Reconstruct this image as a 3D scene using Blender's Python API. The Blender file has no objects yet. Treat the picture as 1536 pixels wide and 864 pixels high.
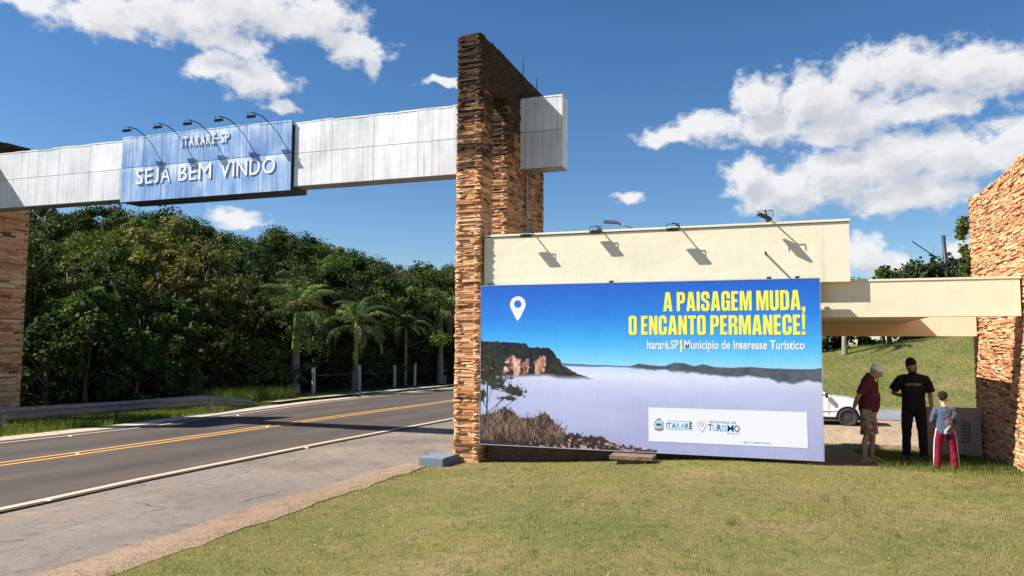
import bpy, bmesh, math, random
import numpy as np
from mathutils import Vector, Matrix, Euler
random.seed(7); rng = np.random.default_rng(7)
S = bpy.context.scene
C = S.collection

# ------------------------------------------------------------------ camera
cam_d = bpy.data.cameras.new('camera'); cam = bpy.data.objects.new('camera', cam_d); C.objects.link(cam)
cam_d.sensor_width = 36; cam_d.lens = 1178.13 * 36 / 1536
cam_d.clip_start = .1; cam_d.clip_end = 6000
_F = Vector((-0.33487939, 0.93915247, 0.07647502)); _R = Vector((0.94204167, 0.33544799, 0.00566893)); _U = Vector((0.0203294, -0.07394106, 0.99705538))
M = Matrix((( _R.x, _U.x, -_F.x, 0), (_R.y, _U.y, -_F.y, 0), (_R.z, _U.z, -_F.z, 2.116), (0, 0, 0, 1)))
cam.matrix_world = M
S.camera = cam
CAMP = np.array([0, 0, 2.116])

# ------------------------------------------------------------------ light, sky
SUNV = Vector((2.1, 1.0, -2.35)).normalized()           # the way the light travels
SUN_EL = math.asin(-SUNV.z); SUN_AZ = math.atan2(-SUNV.x, -SUNV.y)
sl = bpy.data.lights.new('sun', 'SUN'); sl.energy = 5.0; sl.angle = math.radians(.5); sl.color = (1, .945, .86)
so = bpy.data.objects.new('sun', sl); C.objects.link(so)
so.rotation_euler = SUNV.to_track_quat('-Z', 'Y').to_euler(); so.location = (0, 0, 40)
S.view_settings.view_transform = 'Standard'; S.view_settings.look = 'None'
S.view_settings.exposure = 0.95; S.view_settings.gamma = 1
S.render.engine = 'CYCLES'

W = bpy.data.worlds.new('World'); S.world = W; W.use_nodes = True
wt = W.node_tree; wt.nodes.clear()
def wn(tree, typ, **kw):
    n = tree.nodes.new(typ)
    for k, v in kw.items(): setattr(n, k, v)
    return n
def mth(tree, op, a, b=None, c=None, clamp=False):
    n = tree.nodes.new('ShaderNodeMath'); n.operation = op; n.use_clamp = clamp
    for i, v in enumerate((a, b, c)):
        if v is None: continue
        if isinstance(v, (int, float)): n.inputs[i].default_value = v
        else: tree.links.new(v, n.inputs[i])
    return n.outputs[0]
def vmt(tree, op, a, b=None, out=0):
    n = tree.nodes.new('ShaderNodeVectorMath'); n.operation = op
    for i, v in enumerate((a, b)):
        if v is None: continue
        if isinstance(v, (tuple, list)): n.inputs[i].default_value = v
        else: tree.links.new(v, n.inputs[i])
    return n.outputs[out]
CL = [(-0.146, 0.263, 0.037, 0.013), (-0.096, 0.271, 0.048, 0.021), (-0.032, 0.299, 0.035, 0.031), (-0.017, 0.267, 0.057, 0.025), (0.034, 0.293, 0.051, 0.037), (0.066, 0.271, 0.077, 0.031), (0.111, 0.317, 0.074, 0.03), (0.179, 0.305, 0.06, 0.029), (0.23, 0.298, 0.042, 0.026), (0.051, 0.249, 0.05, 0.015), (0.144, 0.269, 0.065, 0.022), (-0.049, 0.212, 0.031, 0.024), (-0.011, 0.188, 0.06, 0.032), (0.057, 0.205, 0.057, 0.037), (0.115, 0.217, 0.061, 0.039), (0.182, 0.213, 0.056, 0.036), (0.245, 0.22, 0.046, 0.038), (0.128, 0.178, 0.079, 0.022), (0.082, 0.114, 0.02, 0.025), (0.108, 0.096, 0.031, 0.02), (0.185, 0.104, 0.019, 0.025), (-0.93, 0.365, 0.05, 0.014), (-0.839, 0.364, 0.06, 0.024), (-0.769, 0.376, 0.09, 0.032), (-0.687, 0.396, 0.105, 0.036), (-0.60, 0.396, 0.07, 0.028), (-0.56, 0.368, 0.05, 0.012), (-0.70, 0.352, 0.05, 0.012), (-0.716, 0.327, 0.036, 0.017), (-0.669, 0.319, 0.048, 0.024), (-0.549, 0.365, 0.038, 0.018), (-0.522, 0.351, 0.015, 0.015), (-0.629, 0.29, 0.022, 0.008), (-0.687, 0.156, 0.037, 0.013), (-0.433, 0.33, 0.029, 0.006), (-0.192, 0.189, 0.025, 0.008)]
g = bpy.data.node_groups.new('cloud_density', 'ShaderNodeTree')
g.interface.new_socket('P', in_out='INPUT', socket_type='NodeSocketVector')
g.interface.new_socket('D', in_out='OUTPUT', socket_type='NodeSocketFloat')
gi = g.nodes.new('NodeGroupInput'); go = g.nodes.new('NodeGroupOutput')
P = gi.outputs[0]
warp = wn(g, 'ShaderNodeTexNoise'); warp.inputs['Scale'].default_value = 26; warp.inputs['Detail'].default_value = 3
g.links.new(P, warp.inputs['Vector'])
off = vmt(g, 'MULTIPLY', vmt(g, 'SUBTRACT', warp.outputs['Color'], (.5, .5, .5)), (.045, .032, 0))
P2 = vmt(g, 'ADD', P, off)
dens = None
for (a, e, w, h) in CL:
    q = vmt(g, 'MULTIPLY', vmt(g, 'SUBTRACT', P2, (a, e, 0)), (1 / w, 1 / h, 0))
    r = vmt(g, 'LENGTH', q, out=1)
    d = mth(g, 'SUBTRACT', 1.0, r)
    if dens is None: dens = d
    else: dens = mth(g, 'SMOOTH_MAX', dens, d, .25)
# the same kind of cloud goes on outside the part of the sky the photograph shows
gen = wn(g, 'ShaderNodeTexNoise'); gen.inputs['Scale'].default_value = 3.2; gen.inputs['Detail'].default_value = 3
g.links.new(vmt(g, 'MULTIPLY', P, (1, 2.2, 1)), gen.inputs['Vector'])
far = mth(g, 'MULTIPLY', mth(g, 'SUBTRACT', vmt(g, 'LENGTH', vmt(g, 'MULTIPLY', vmt(g, 'SUBTRACT', P, (-.34, .1, 0)), (1.25, 2.0, 0)), out=1), 1.0), 4, clamp=True)
gen_d = mth(g, 'MULTIPLY', mth(g, 'SUBTRACT', gen.outputs['Fac'], .60), 6)
gen_d = mth(g, 'ADD', gen_d, mth(g, 'MULTIPLY', mth(g, 'SUBTRACT', far, 1.0), 5))
dens = mth(g, 'MAXIMUM', dens, gen_d)
fb = wn(g, 'ShaderNodeTexNoise'); fb.inputs['Scale'].default_value = 34; fb.inputs['Detail'].default_value = 9; fb.inputs['Roughness'].default_value = .62
g.links.new(vmt(g, 'MULTIPLY', P, (1, 1.35, 1)), fb.inputs['Vector'])
dens = mth(g, 'ADD', dens, mth(g, 'MULTIPLY', mth(g, 'SUBTRACT', fb.outputs['Fac'], .5), 1.95))
g.links.new(dens, go.inputs[0])
tc = wn(wt, 'ShaderNodeTexCoord'); sep = wn(wt, 'ShaderNodeSeparateXYZ'); wt.links.new(tc.outputs['Generated'], sep.inputs[0])
az = mth(wt, 'ARCTAN2', sep.outputs[0], sep.outputs[1]); el = mth(wt, 'ARCSINE', sep.outputs[2])
cmb = wn(wt, 'ShaderNodeCombineXYZ'); wt.links.new(az, cmb.inputs[0]); wt.links.new(el, cmb.inputs[1])
def cd(vec):
    n = wt.nodes.new('ShaderNodeGroup'); n.node_tree = g; wt.links.new(vec, n.inputs[0]); return n.outputs[0]
d0 = cd(cmb.outputs[0]); d1 = cd(vmt(wt, 'ADD', cmb.outputs[0], (-.012, .024, 0)))
sky = wn(wt, 'ShaderNodeTexSky', sky_type='NISHITA', sun_disc=False)
sky.sun_elevation = SUN_EL; sky.sun_rotation = SUN_AZ; sky.air_density = 1.0; sky.dust_density = .25; sky.ozone_density = 2.6; sky.altitude = 600
bg = wn(wt, 'ShaderNodeBackground'); bg.inputs[1].default_value = .064; 
hs = wn(wt, 'ShaderNodeHueSaturation'); hs.inputs['Saturation'].default_value = 1.26; hs.inputs['Hue'].default_value = .503
wt.links.new(sky.outputs[0], hs.inputs['Color']); wt.links.new(hs.outputs[0], bg.inputs[0])
mask = wn(wt, 'ShaderNodeMapRange', interpolation_type='SMOOTHSTEP'); mask.inputs['From Min'].default_value = -.2; mask.inputs['From Max'].default_value = .46
wt.links.new(d0, mask.inputs['Value'])
up = mth(wt, 'MULTIPLY', el, 30, clamp=True)
mk = mth(wt, 'MULTIPLY', mth(wt, 'MULTIPLY', mask.outputs[0], up), .97)
shade = mth(wt, 'SUBTRACT', d1, .05)
sh = wn(wt, 'ShaderNodeMapRange', interpolation_type='SMOOTHSTEP'); sh.inputs['From Min'].default_value = -.2; sh.inputs['From Max'].default_value = 1.0
wt.links.new(shade, sh.inputs['Value'])
cc = wn(wt, 'ShaderNodeMix', data_type='RGBA'); cc.inputs[6].default_value = (.90, .91, .92, 1); cc.inputs[7].default_value = (.60, .63, .69, 1)
wt.links.new(sh.outputs[0], cc.inputs[0])
cb = wn(wt, 'ShaderNodeBackground'); cb.inputs[1].default_value = .52; wt.links.new(cc.outputs[2], cb.inputs[0])
mx = wn(wt, 'ShaderNodeMixShader'); wt.links.new(mk, mx.inputs[0]); wt.links.new(bg.outputs[0], mx.inputs[1]); wt.links.new(cb.outputs[0], mx.inputs[2])
wo = wn(wt, 'ShaderNodeOutputWorld'); wt.links.new(mx.outputs[0], wo.inputs[0])

# ------------------------------------------------------------------ helpers
def setp(o, label=None, cat=None, group=None, kind=None):
    if label: o['label'] = label
    if cat: o['category'] = cat
    if group: o['group'] = group
    if kind: o['kind'] = kind
    return o
def thing(name, label, cat, loc=(0, 0, 0), rz=0, group=None):
    o = bpy.data.objects.new(name, None); o.empty_display_size = .2; C.objects.link(o)
    o.location = loc; o.rotation_euler = (0, 0, rz)
    return setp(o, label, cat, group)
def link(name, me, parent=None):
    o = bpy.data.objects.new(name, me); C.objects.link(o)
    if parent: o.parent = parent
    return o
def copy_thing(root, loc, rz=0, label=None, group=None, scale=None):
    r = root.copy(); C.objects.link(r); r.location = loc; r.rotation_euler = (0, 0, rz)
    if scale: r.scale = scale
    if label: r['label'] = label
    if group: r['group'] = group
    for ch in list(root.children):
        c = ch.copy(); C.objects.link(c); c.parent = r
        for gch in ch.children:
            d = gch.copy(); C.objects.link(d); d.parent = c
    return r
BOXF = [(0, 3, 2, 1), (4, 5, 6, 7), (0, 1, 5, 4), (1, 2, 6, 5), (2, 3, 7, 6), (3, 0, 4, 7)]
class MB:
    def __init__(s): s.v = []; s.f = []; s.n = 0
    def add(s, vs, fs):
        n = s.n; s.v.extend([tuple(v) for v in vs]); s.f.extend([tuple(i + n for i in f) for f in fs]); s.n = len(s.v); return s
    def box(s, x0, x1, y0, y1, z0, z1, j=0):
        vs = [(x0, y0, z0), (x1, y0, z0), (x1, y1, z0), (x0, y1, z0), (x0, y0, z1), (x1, y0, z1), (x1, y1, z1), (x0, y1, z1)]
        if j: vs = [tuple(c + random.uniform(-j, j) for c in v) for v in vs]
        return s.add(vs, BOXF)
    def obox(s, c, size, mat):
        hx, hy, hz = [q / 2 for q in size]
        vs = [Vector(c) + mat @ Vector(p) for p in ((-hx, -hy, -hz), (hx, -hy, -hz), (hx, hy, -hz), (-hx, hy, -hz), (-hx, -hy, hz), (hx, -hy, hz), (hx, hy, hz), (-hx, hy, hz))]
        return s.add(vs, BOXF)
    def tube(s, pts, rad, n=10, side=None, cap=True):
        """closed tube through pts; rad = r, list of r or list of (r_side, r_other)"""
        pts = [Vector(p) for p in pts]; k = len(pts)
        if isinstance(rad, (int, float)): rad = [rad] * k
        vs = []; prev = None
        for i, p in enumerate(pts):
            t = (pts[min(i + 1, k - 1)] - pts[max(i - 1, 0)]).normalized()
            a = Vector(side) if side is not None else (prev if prev is not None else (Vector((1, 0, 0)) if abs(t.x) < .8 else Vector((0, 1, 0))))
            a = (a - t * a.dot(t)).normalized(); b = t.cross(a); prev = a
            r = rad[i]; ra, rb_ = (r, r) if isinstance(r, (int, float)) else r
            for q in range(n):
                th = 2 * math.pi * q / n
                vs.append(p + a * (ra * math.cos(th)) + b * (rb_ * math.sin(th)))
        fs = []
        for i in range(k - 1):
            for q in range(n):
                q2 = (q + 1) % n
                fs.append((i * n + q, i * n + q2, (i + 1) * n + q2, (i + 1) * n + q))
        if cap: fs.append(tuple(range(n))[::-1]); fs.append(tuple(range((k - 1) * n, k * n)))
        return s.add(vs, fs)
    def ball(s, c, r, nu=14, nv=10, rot=None):
        if isinstance(r, (int, float)): r = (r, r, r)
        c = Vector(c); vs = [];fs = []
        R_ = rot if rot is not None else Matrix.Identity(3)
        vs.append(c + R_ @ Vector((0, 0, -r[2])))
        for i in range(1, nv):
            ph = -math.pi / 2 + math.pi * i / nv
            for q in range(nu):
                th = 2 * math.pi * q / nu
                vs.append(c + R_ @ Vector((r[0] * math.cos(ph) * math.cos(th), r[1] * math.cos(ph) * math.sin(th), r[2] * math.sin(ph))))
        vs.append(c + R_ @ Vector((0, 0, r[2])))
        for q in range(nu): fs.append((0, 1 + (q + 1) % nu, 1 + q))
        for i in range(nv - 2):
            for q in range(nu):
                a = 1 + i * nu; q2 = (q + 1) % nu
                fs.append((a + q, a + q2, a + nu + q2, a + nu + q))
        a = 1 + (nv - 2) * nu; t = len(vs) - 1
        for q in range(nu): fs.append((a + q, a + (q + 1) % nu, t))
        return s.add(vs, fs)
    def mesh(s, name, mat, smooth=False):
        me = bpy.data.meshes.new(name); me.from_pydata(s.v, [], s.f); me.materials.append(mat)
        if smooth: me.polygons.foreach_set('use_smooth', [True] * len(me.polygons))
        me.update(); return me
    def build(s, name, mat, parent=None, smooth=False, origin=None):
        if origin is not None:
            o_ = Vector(origin); s.v = [tuple(Vector(v) - o_) for v in s.v]
        ob = link(name, s.mesh(name, mat, smooth), parent)
        if origin is not None: ob.location = origin
        return ob
def np_mesh(name, verts, quads, mat, smooth=False, tri=False):
    me = bpy.data.meshes.new(name); k = 3 if tri else 4
    verts = np.ascontiguousarray(verts, dtype=np.float32); quads = np.ascontiguousarray(quads, dtype=np.int32)
    me.vertices.add(len(verts)); me.vertices.foreach_set('co', verts.ravel())
    me.loops.add(quads.size); me.loops.foreach_set('vertex_index', quads.ravel())
    me.polygons.add(len(quads)); me.polygons.foreach_set('loop_start', np.arange(0, quads.size, k, dtype=np.int32))
    if smooth: me.polygons.foreach_set('use_smooth', np.ones(len(quads), dtype=bool))
    me.update(calc_edges=True); me.materials.append(mat); return me
def bevel(o, w, seg=2, angle=35):
    m = o.modifiers.new('bevel', 'BEVEL'); m.width = w; m.segments = seg; m.limit_method = 'ANGLE'; m.angle_limit = math.radians(angle); return o

# materials ---------------------------------------------------------
def mat(name, col=(.5, .5, .5), rough=.7, metal=0, spec=.4):
    m = bpy.data.materials.new(name); m.use_nodes = True; t = m.node_tree; b = t.nodes['Principled BSDF']
    b.inputs['Base Color'].default_value = (*col, 1); b.inputs['Roughness'].default_value = rough; b.inputs['Metallic'].default_value = metal
    b.inputs['Specular IOR Level'].default_value = spec
    return m
def noise(t, scale, detail=4, rough=.55, vec=None, dist=0):
    n = t.nodes.new('ShaderNodeTexNoise'); n.inputs['Scale'].default_value = scale; n.inputs['Detail'].default_value = detail
    n.inputs['Roughness'].default_value = rough; n.inputs['Distortion'].default_value = dist
    if vec is not None: t.links.new(vec, n.inputs['Vector'])
    return n
def ramp(t, fac, stops):
    n = t.nodes.new('ShaderNodeValToRGB'); cr = n.color_ramp
    while len(cr.elements) < len(stops): cr.elements.new(.5)
    for e, (p, c) in zip(cr.elements, stops): e.position = p; e.color = (*c, 1) if len(c) == 3 else c
    t.links.new(fac, n.inputs[0]); return n.outputs[0]
def mix(t, fac, a, b, mode='MIX'):
    n = t.nodes.new('ShaderNodeMix'); n.data_type = 'RGBA'; n.blend_type = mode
    for i, v in ((0, fac), (6, a), (7, b)):
        if isinstance(v, (int, float)): n.inputs[i].default_value = v
        elif isinstance(v, tuple): n.inputs[i].default_value = (*v, 1)
        else: t.links.new(v, n.inputs[i])
    return n.outputs[2]
def bump(t, h, strength=.3, dist=.02):
    n = t.nodes.new('ShaderNodeBump'); n.inputs['Strength'].default_value = strength; n.inputs['Distance'].default_value = dist
    t.links.new(h, n.inputs['Height']); t.links.new(n.outputs[0], t.nodes['Principled BSDF'].inputs['Normal'])
def base(m, sock): m.node_tree.links.new(sock, m.node_tree.nodes['Principled BSDF'].inputs['Base Color'])
def posn(t, scale=None):
    p = t.nodes.new('ShaderNodeNewGeometry').outputs['Position']
    return p if scale is None else vmt(t, 'MULTIPLY', p, scale)

def stone_mat(name, mold_z, mold_w, mold_amt=1.0, warm=1.0):
    m = mat(name, rough=.95, spec=.12); t = m.node_tree
    geo = t.nodes.new('ShaderNodeNewGeometry'); oi = t.nodes.new('ShaderNodeObjectInfo')
    rnd = mth(t, 'FRACT', mth(t, 'ADD', geo.outputs['Random Per Island'], oi.outputs['Random']))
    c = ramp(t, rnd, [(0, (.12, .065, .04)), (.07, (.36, .17, .085)), (.25, (.54, .28, .135)), (.42, (.64, .36, .185)), (.58, (.70, .45, .24)), (.72, (.55, .22, .10)), (.86, (.66, .37, .22)), (1, (.76, .54, .34))])
    n1 = noise(t, 1, 5, .65, posn(t, (7, 7, 26)))
    c = mix(t, 1.0, c, ramp(t, n1.outputs['Fac'], [(.26, (.5, .44, .42)), (.46, (1.02, 1.0, .98)), (.75, (1.28, 1.25, 1.22))]), 'MULTIPLY')
    z = t.nodes.new('ShaderNodeSeparateXYZ'); t.links.new(geo.outputs['Position'], z.inputs[0])
    n2 = noise(t, 1, 6, .7, posn(t, (1.1, 1.1, 2.2))); n3 = noise(t, 1, 3, .6, posn(t, (4, 4, 16)))
    f = mth(t, 'DIVIDE', mth(t, 'SUBTRACT', z.outputs[2], mold_z), mold_w)
    f = mth(t, 'ADD', f, mth(t, 'MULTIPLY', mth(t, 'SUBTRACT', n2.outputs['Fac'], .5), 2.6))
    f = mth(t, 'ADD', f, mth(t, 'MULTIPLY', mth(t, 'SUBTRACT', n3.outputs['Fac'], .5), 2.2))
    f = mth(t, 'ADD', f, mth(t, 'MULTIPLY', mth(t, 'SUBTRACT', rnd, .5), .7))
    mr = t.nodes.new('ShaderNodeMapRange'); mr.interpolation_type = 'SMOOTHSTEP'; mr.inputs['From Min'].default_value = 0; mr.inputs['From Max'].default_value = 1
    mr.inputs['To Max'].default_value = .93 * mold_amt; t.links.new(f, mr.inputs['Value'])
    c = mix(t, mr.outputs[0], c, (.024, .019, .016))
    base(m, c)
    bump(t, noise(t, 1, 6, .7, posn(t, (30, 30, 110))).outputs['Fac'], .55, .012)
    return m
M_ST_C = stone_mat('sandstone_blackened_top', 4.9, 2.0)
M_ST_L = stone_mat('sandstone_left', 7.35, .5)
M_ST_R = stone_mat('sandstone_right', 5.05, .35)
M_MORTAR = mat('mortar', (.06, .04, .03), .95)

def panel_mat(name, a, b, streak):
    m = mat(name, a, .42, .0, .5); t = m.node_tree
    st = noise(t, 1, 6, .65, posn(t, (16, 2, .55)))
    st2 = noise(t, 1, 3, .6, posn(t, (1.6, 1, 1.1)))
    f = mth(t, 'ADD', mth(t, 'MULTIPLY', st.outputs['Fac'], .65), mth(t, 'MULTIPLY', st2.outputs['Fac'], .5))
    if name.startswith('faded'):      # sun-bleached upper part of each row of panels
        sz = t.nodes.new('ShaderNodeSeparateXYZ'); t.links.new(posn(t), sz.inputs[0])
        fr = mth(t, 'FRACT', mth(t, 'DIVIDE', mth(t, 'SUBTRACT', sz.outputs[2], 5.95), .92)); f = mth(t, 'ADD', f, mth(t, 'MULTIPLY', mth(t, 'POWER', fr, 3.0), .17))
    c = ramp(t, f, streak)
    oi = t.nodes.new('ShaderNodeObjectInfo')
    c = mix(t, 1.0, c, ramp(t, oi.outputs['Random'], [(0, (.93, .93, .93)), (1, (1.04, 1.04, 1.04))]), 'MULTIPLY')
    base(m, c); bump(t, noise(t, 1.3, 3, .5, posn(t)).outputs['Fac'], .18, .05)
    return m
M_WPANEL = panel_mat('white_aluminium_panel', (.8, .8, .8), None, [(.36, (.44, .43, .42)), (.5, (.64, .65, .66)), (.62, (.75, .77, .78)), (.8, (.84, .86, .88))])
M_BPANEL = panel_mat('faded_blue_panel', (.2, .3, .6), None, [(.36, (.105, .215, .50)), (.52, (.165, .30, .58)), (.64, (.30, .45, .70)), (.78, (.62, .72, .84))])
M_DARK = mat('dark_steel', (.035, .036, .04), .5, .3)
M_GALV = mat('galvanised_steel', (.32, .32, .33), .45, .7)
M_LETTER = mat('white_painted_letters', (.86, .86, .84), .4)
M_GLASS = mat('lamp_glass', (.12, .13, .14), .12, 0, .8)
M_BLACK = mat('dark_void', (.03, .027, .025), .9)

def plaster(name, col, var=.06, stain=(.62, .56, .42)):
    m = mat(name, col, .88, 0, .2); t = m.node_tree
    n = noise(t, 1, 5, .6, posn(t, (1.2, 1.2, 2.0))); n2 = noise(t, 1, 4, .6, posn(t, (9, 9, 1.2)))
    c = mix(t, mth(t, 'MULTIPLY', mth(t, 'SUBTRACT', n.outputs['Fac'], .42, clamp=True), 1.1), col, stain)
    c = mix(t, mth(t, 'MULTIPLY', mth(t, 'SUBTRACT', n2.outputs['Fac'], .55, clamp=True), 1.6), c, tuple(q * .72 for q in col))
    n3 = noise(t, 1, 6, .75, posn(t, (5, 5, .45))); n4 = noise(t, 26, 3, .7, posn(t))
    c = mix(t, mth(t, 'MULTIPLY', mth(t, 'SUBTRACT', n3.outputs['Fac'], .58, clamp=True), 1.9), c, tuple(q * .55 for q in col))
    c = mix(t, mth(t, 'MULTIPLY', mth(t, 'SUBTRACT', n4.outputs['Fac'], .68, clamp=True), 3), c, tuple(q * .5 for q in col))
    base(m, c); h = noise(t, 1, 5, .6, posn(t, (3.2, 3.2, 5))); bump(t, h.outputs['Fac'], .2, .03)
    return m
M_CREAM = plaster('cream_plaster', (.80, .74, .57))
M_CREAM2 = plaster('cream_plaster_warm', (.80, .72, .54), stain=(.68, .56, .36))
M_CAP = plaster('pale_coping', (.80, .74, .60))
M_CONC = plaster('weathered_concrete', (.42, .38, .33), stain=(.25, .22, .18))
M_CONCG = plaster('grey_concrete', (.17, .21, .25), stain=(.12, .14, .17))

def foliage(name, cols, trans=.25, rough=.55, dead=None, patch=None):
    m = mat(name, cols[0], rough + .12, 0, .14); t = m.node_tree
    geo = t.nodes.new('ShaderNodeNewGeometry'); oi = t.nodes.new('ShaderNodeObjectInfo')
    r = geo.outputs['Random Per Island']
    c = ramp(t, r, [(i / (len(cols) - 1), q) for i, q in enumerate(cols)])
    c = mix(t, 1.0, c, ramp(t, oi.outputs['Random'], [(0, (.72, .8, .8)), (.5, (1, 1, 1)), (1, (1.25, 1.1, .9))]), 'MULTIPLY')
    n = noise(t, .5, 2, .5, posn(t)); c = mix(t, 1.0, c, ramp(t, n.outputs['Fac'], [(.35, (.75, .8, .8)), (.65, (1.2, 1.15, 1.0))]), 'MULTIPLY')
    if patch:
        a_ = noise(t, .62, 6, .68, posn(t), .4); b_ = noise(t, 3.4, 4, .65, posn(t))
        f = mth(t, 'ADD', mth(t, 'MULTIPLY', mth(t, 'SUBTRACT', a_.outputs['Fac'], .49), 5), mth(t, 'MULTIPLY', mth(t, 'SUBTRACT', b_.outputs['Fac'], .5), 3.2), clamp=True)
        c = mix(t, mth(t, 'MULTIPLY', f, .75), c, patch)
    base(m, c)
    tr = t.nodes.new('ShaderNodeBsdfTranslucent'); t.links.new(mix(t, 1.0, c, (1.3, 1.5, .7), 'MULTIPLY'), tr.inputs[0])
    ms = t.nodes.new('ShaderNodeMixShader'); ms.inputs[0].default_value = trans
    t.links.new(t.nodes['Principled BSDF'].outputs[0], ms.inputs[1]); t.links.new(tr.outputs[0], ms.inputs[2])
    t.links.new(ms.outputs[0], t.nodes['Material Output'].inputs['Surface'])
    return m
M_LEAF_DARK = foliage('leaf_dark_green', [(.022, .036, .011), (.038, .062, .017), (.064, .094, .026)])
M_LEAF_MID = foliage('leaf_mid_green', [(.048, .078, .018), (.078, .115, .026), (.125, .16, .04)])
M_LEAF_OLIVE = foliage('leaf_olive_yellow', [(.075, .09, .022), (.12, .13, .032), (.18, .17, .05), (.15, .11, .05)])
M_LEAF_DRY = foliage('leaf_greyish_dry', [(.06, .065, .035), (.09, .08, .045), (.05, .06, .025)])
M_LEAF_BIG = foliage('leaf_broad', [(.05, .09, .024), (.085, .135, .036), (.14, .19, .065)])
M_FROND = foliage('palm_frond_green', [(.07, .12, .035), (.11, .16, .05), (.17, .19, .09)], .25)
M_FROND_DRY = foliage('palm_frond_dry', [(.22, .17, .09), (.16, .13, .06)], .2)
M_GRASS = foliage('lawn_blade', [(.085, .10, .03), (.16, .165, .05), (.26, .225, .09), (.38, .31, .16), (.46, .37, .22)], .3, patch=(.38, .25, .13))
M_GRASS_SLOPE = foliage('slope_blade', [(.09, .15, .035), (.14, .20, .05), (.22, .23, .09)], .3)
M_GRASS_LUSH = foliage('lush_grass_blade', [(.07, .11, .022), (.115, .16, .035), (.17, .21, .055)], .35)
def bark(name, a, b, sc=(8, 8, 3)):
    m = mat(name, a, .9, 0, .2); t = m.node_tree; n = noise(t, 1, 5, .65, posn(t, sc)); base(m, mix(t, n.outputs['Fac'], a, b)); bump(t, n.outputs['Fac'], .5, .03); return m
M_BARK = bark('bark', (.10, .075, .055), (.2, .165, .13))
M_PALMT = bark('palm_trunk_grey', (.17, .15, .12), (.34, .30, .25), (3, 3, 22))
M_SHAFT = bark('palm_crownshaft_green', (.20, .27, .05), (.30, .34, .09), (10, 10, 1))
M_POSTW = bark('wooden_post', (.4, .38, .33), (.6, .57, .5), (12, 12, 2))

# ------------------------------------------------------------------ ground
def sm(a):
    a = np.clip(a, 0, 1); return a * a * (3 - 2 * a)
def H(x, y):
    x = np.asarray(x, float); y = np.asarray(y, float)
    z = np.where(y > 10, -.01 * (np.minimum(y, 60) - 10), 0.)
    z = z + .27 * sm((x + 6.15) / 5.2) * (1 - sm((y - 14.7) / 5.0))
    z = z - .16 * sm((x + 4) / 3) * sm((y - 16) / 9)
    hill = np.where(y > 37.3, (np.minimum(y, 49.5) - 37.3) * .205, 0) + .12 * np.clip(x - 1, 0, 14) * sm((y - 37.3) / 9)
    z = z + .02 * np.clip(x - 1, 0, 14) * sm((y - 37.3) / 9) + hill * sm((x + 9) / 7)
    lx = np.clip(-24.5 - x, 0, 60)
    z = z + lx * .19 * sm((y + 6) / 20) * sm((170 - y) / 60)
    n = np.sin(x * .9 + y * .35) * np.sin(y * .8 - x * .2) * .018
    z = z + np.where(x > -6.3, n * sm((x + 6.3) / 1.0), 0)
    return z
def axis(parts):
    out = []
    for a, b, st in parts: out += list(np.arange(a, b, st))
    return np.array(out + [parts[-1][1]])
def sheet(name, X, Y, m, dz=0, hf=H):
    gx, gy = np.meshgrid(X, Y); gz = hf(gx, gy) + dz
    v = np.stack([gx, gy, gz], -1).reshape(-1, 3); nx, ny = len(X), len(Y)
    i = np.arange((ny - 1) * (nx - 1)); r = i // (nx - 1); c = i % (nx - 1); a = r * nx + c
    return link(name, np_mesh(name, v, np.stack([a, a + 1, a + nx + 1, a + nx], -1), m, True))
m = mat('ground_turf', (.2, .2, .1), .95, 0, .1); t = m.node_tree; M_TURF = m
n1 = noise(t, .55, 5, .62, posn(t)); n2 = noise(t, 7, 5, .7, posn(t)); n3 = noise(t, 70, 3, .7, posn(t))
c = ramp(t, n1.outputs['Fac'], [(.3, (.14, .15, .05)), (.5, (.20, .185, .07)), (.64, (.26, .205, .105)), (.8, (.30, .21, .125))])
c = mix(t, 1.0, c, ramp(t, n2.outputs['Fac'], [(.3, (.6, .65, .6)), (.5, (1, 1, 1)), (.7, (1.25, 1.18, 1.1))]), 'MULTIPLY')
c = mix(t, 1.0, c, ramp(t, n3.outputs['Fac'], [(.3, (.55, .6, .5)), (.7, (1.3, 1.25, 1.2))]), 'MULTIPLY')
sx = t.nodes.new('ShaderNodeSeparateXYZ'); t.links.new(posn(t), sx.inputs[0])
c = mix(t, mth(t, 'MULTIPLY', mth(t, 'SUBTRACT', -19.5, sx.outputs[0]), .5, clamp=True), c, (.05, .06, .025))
base(m, c); bump(t, n3.outputs['Fac'], .7, .03)
GX = axis([(-2500, -300, 400), (-300, -80, 20), (-80, -30, 4), (-30, -7, 1), (-7, 8, .25), (8, 30, 1), (30, 100, 7), (100, 300, 40), (300, 2500, 440)])
GY = axis([(-600, -100, 100), (-100, -10, 10), (-10, 0, 1), (0, 20, .25), (20, 60, 1), (60, 200, 10), (200, 400, 40), (400, 3000, 520)])
g0 = sheet('ground', GX, GY, M_TURF, 0, hf=lambda x, y: H(x, y) - .018 + .018 * sm((x + 6.5) / .5)); setp(g0, kind='structure')

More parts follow.
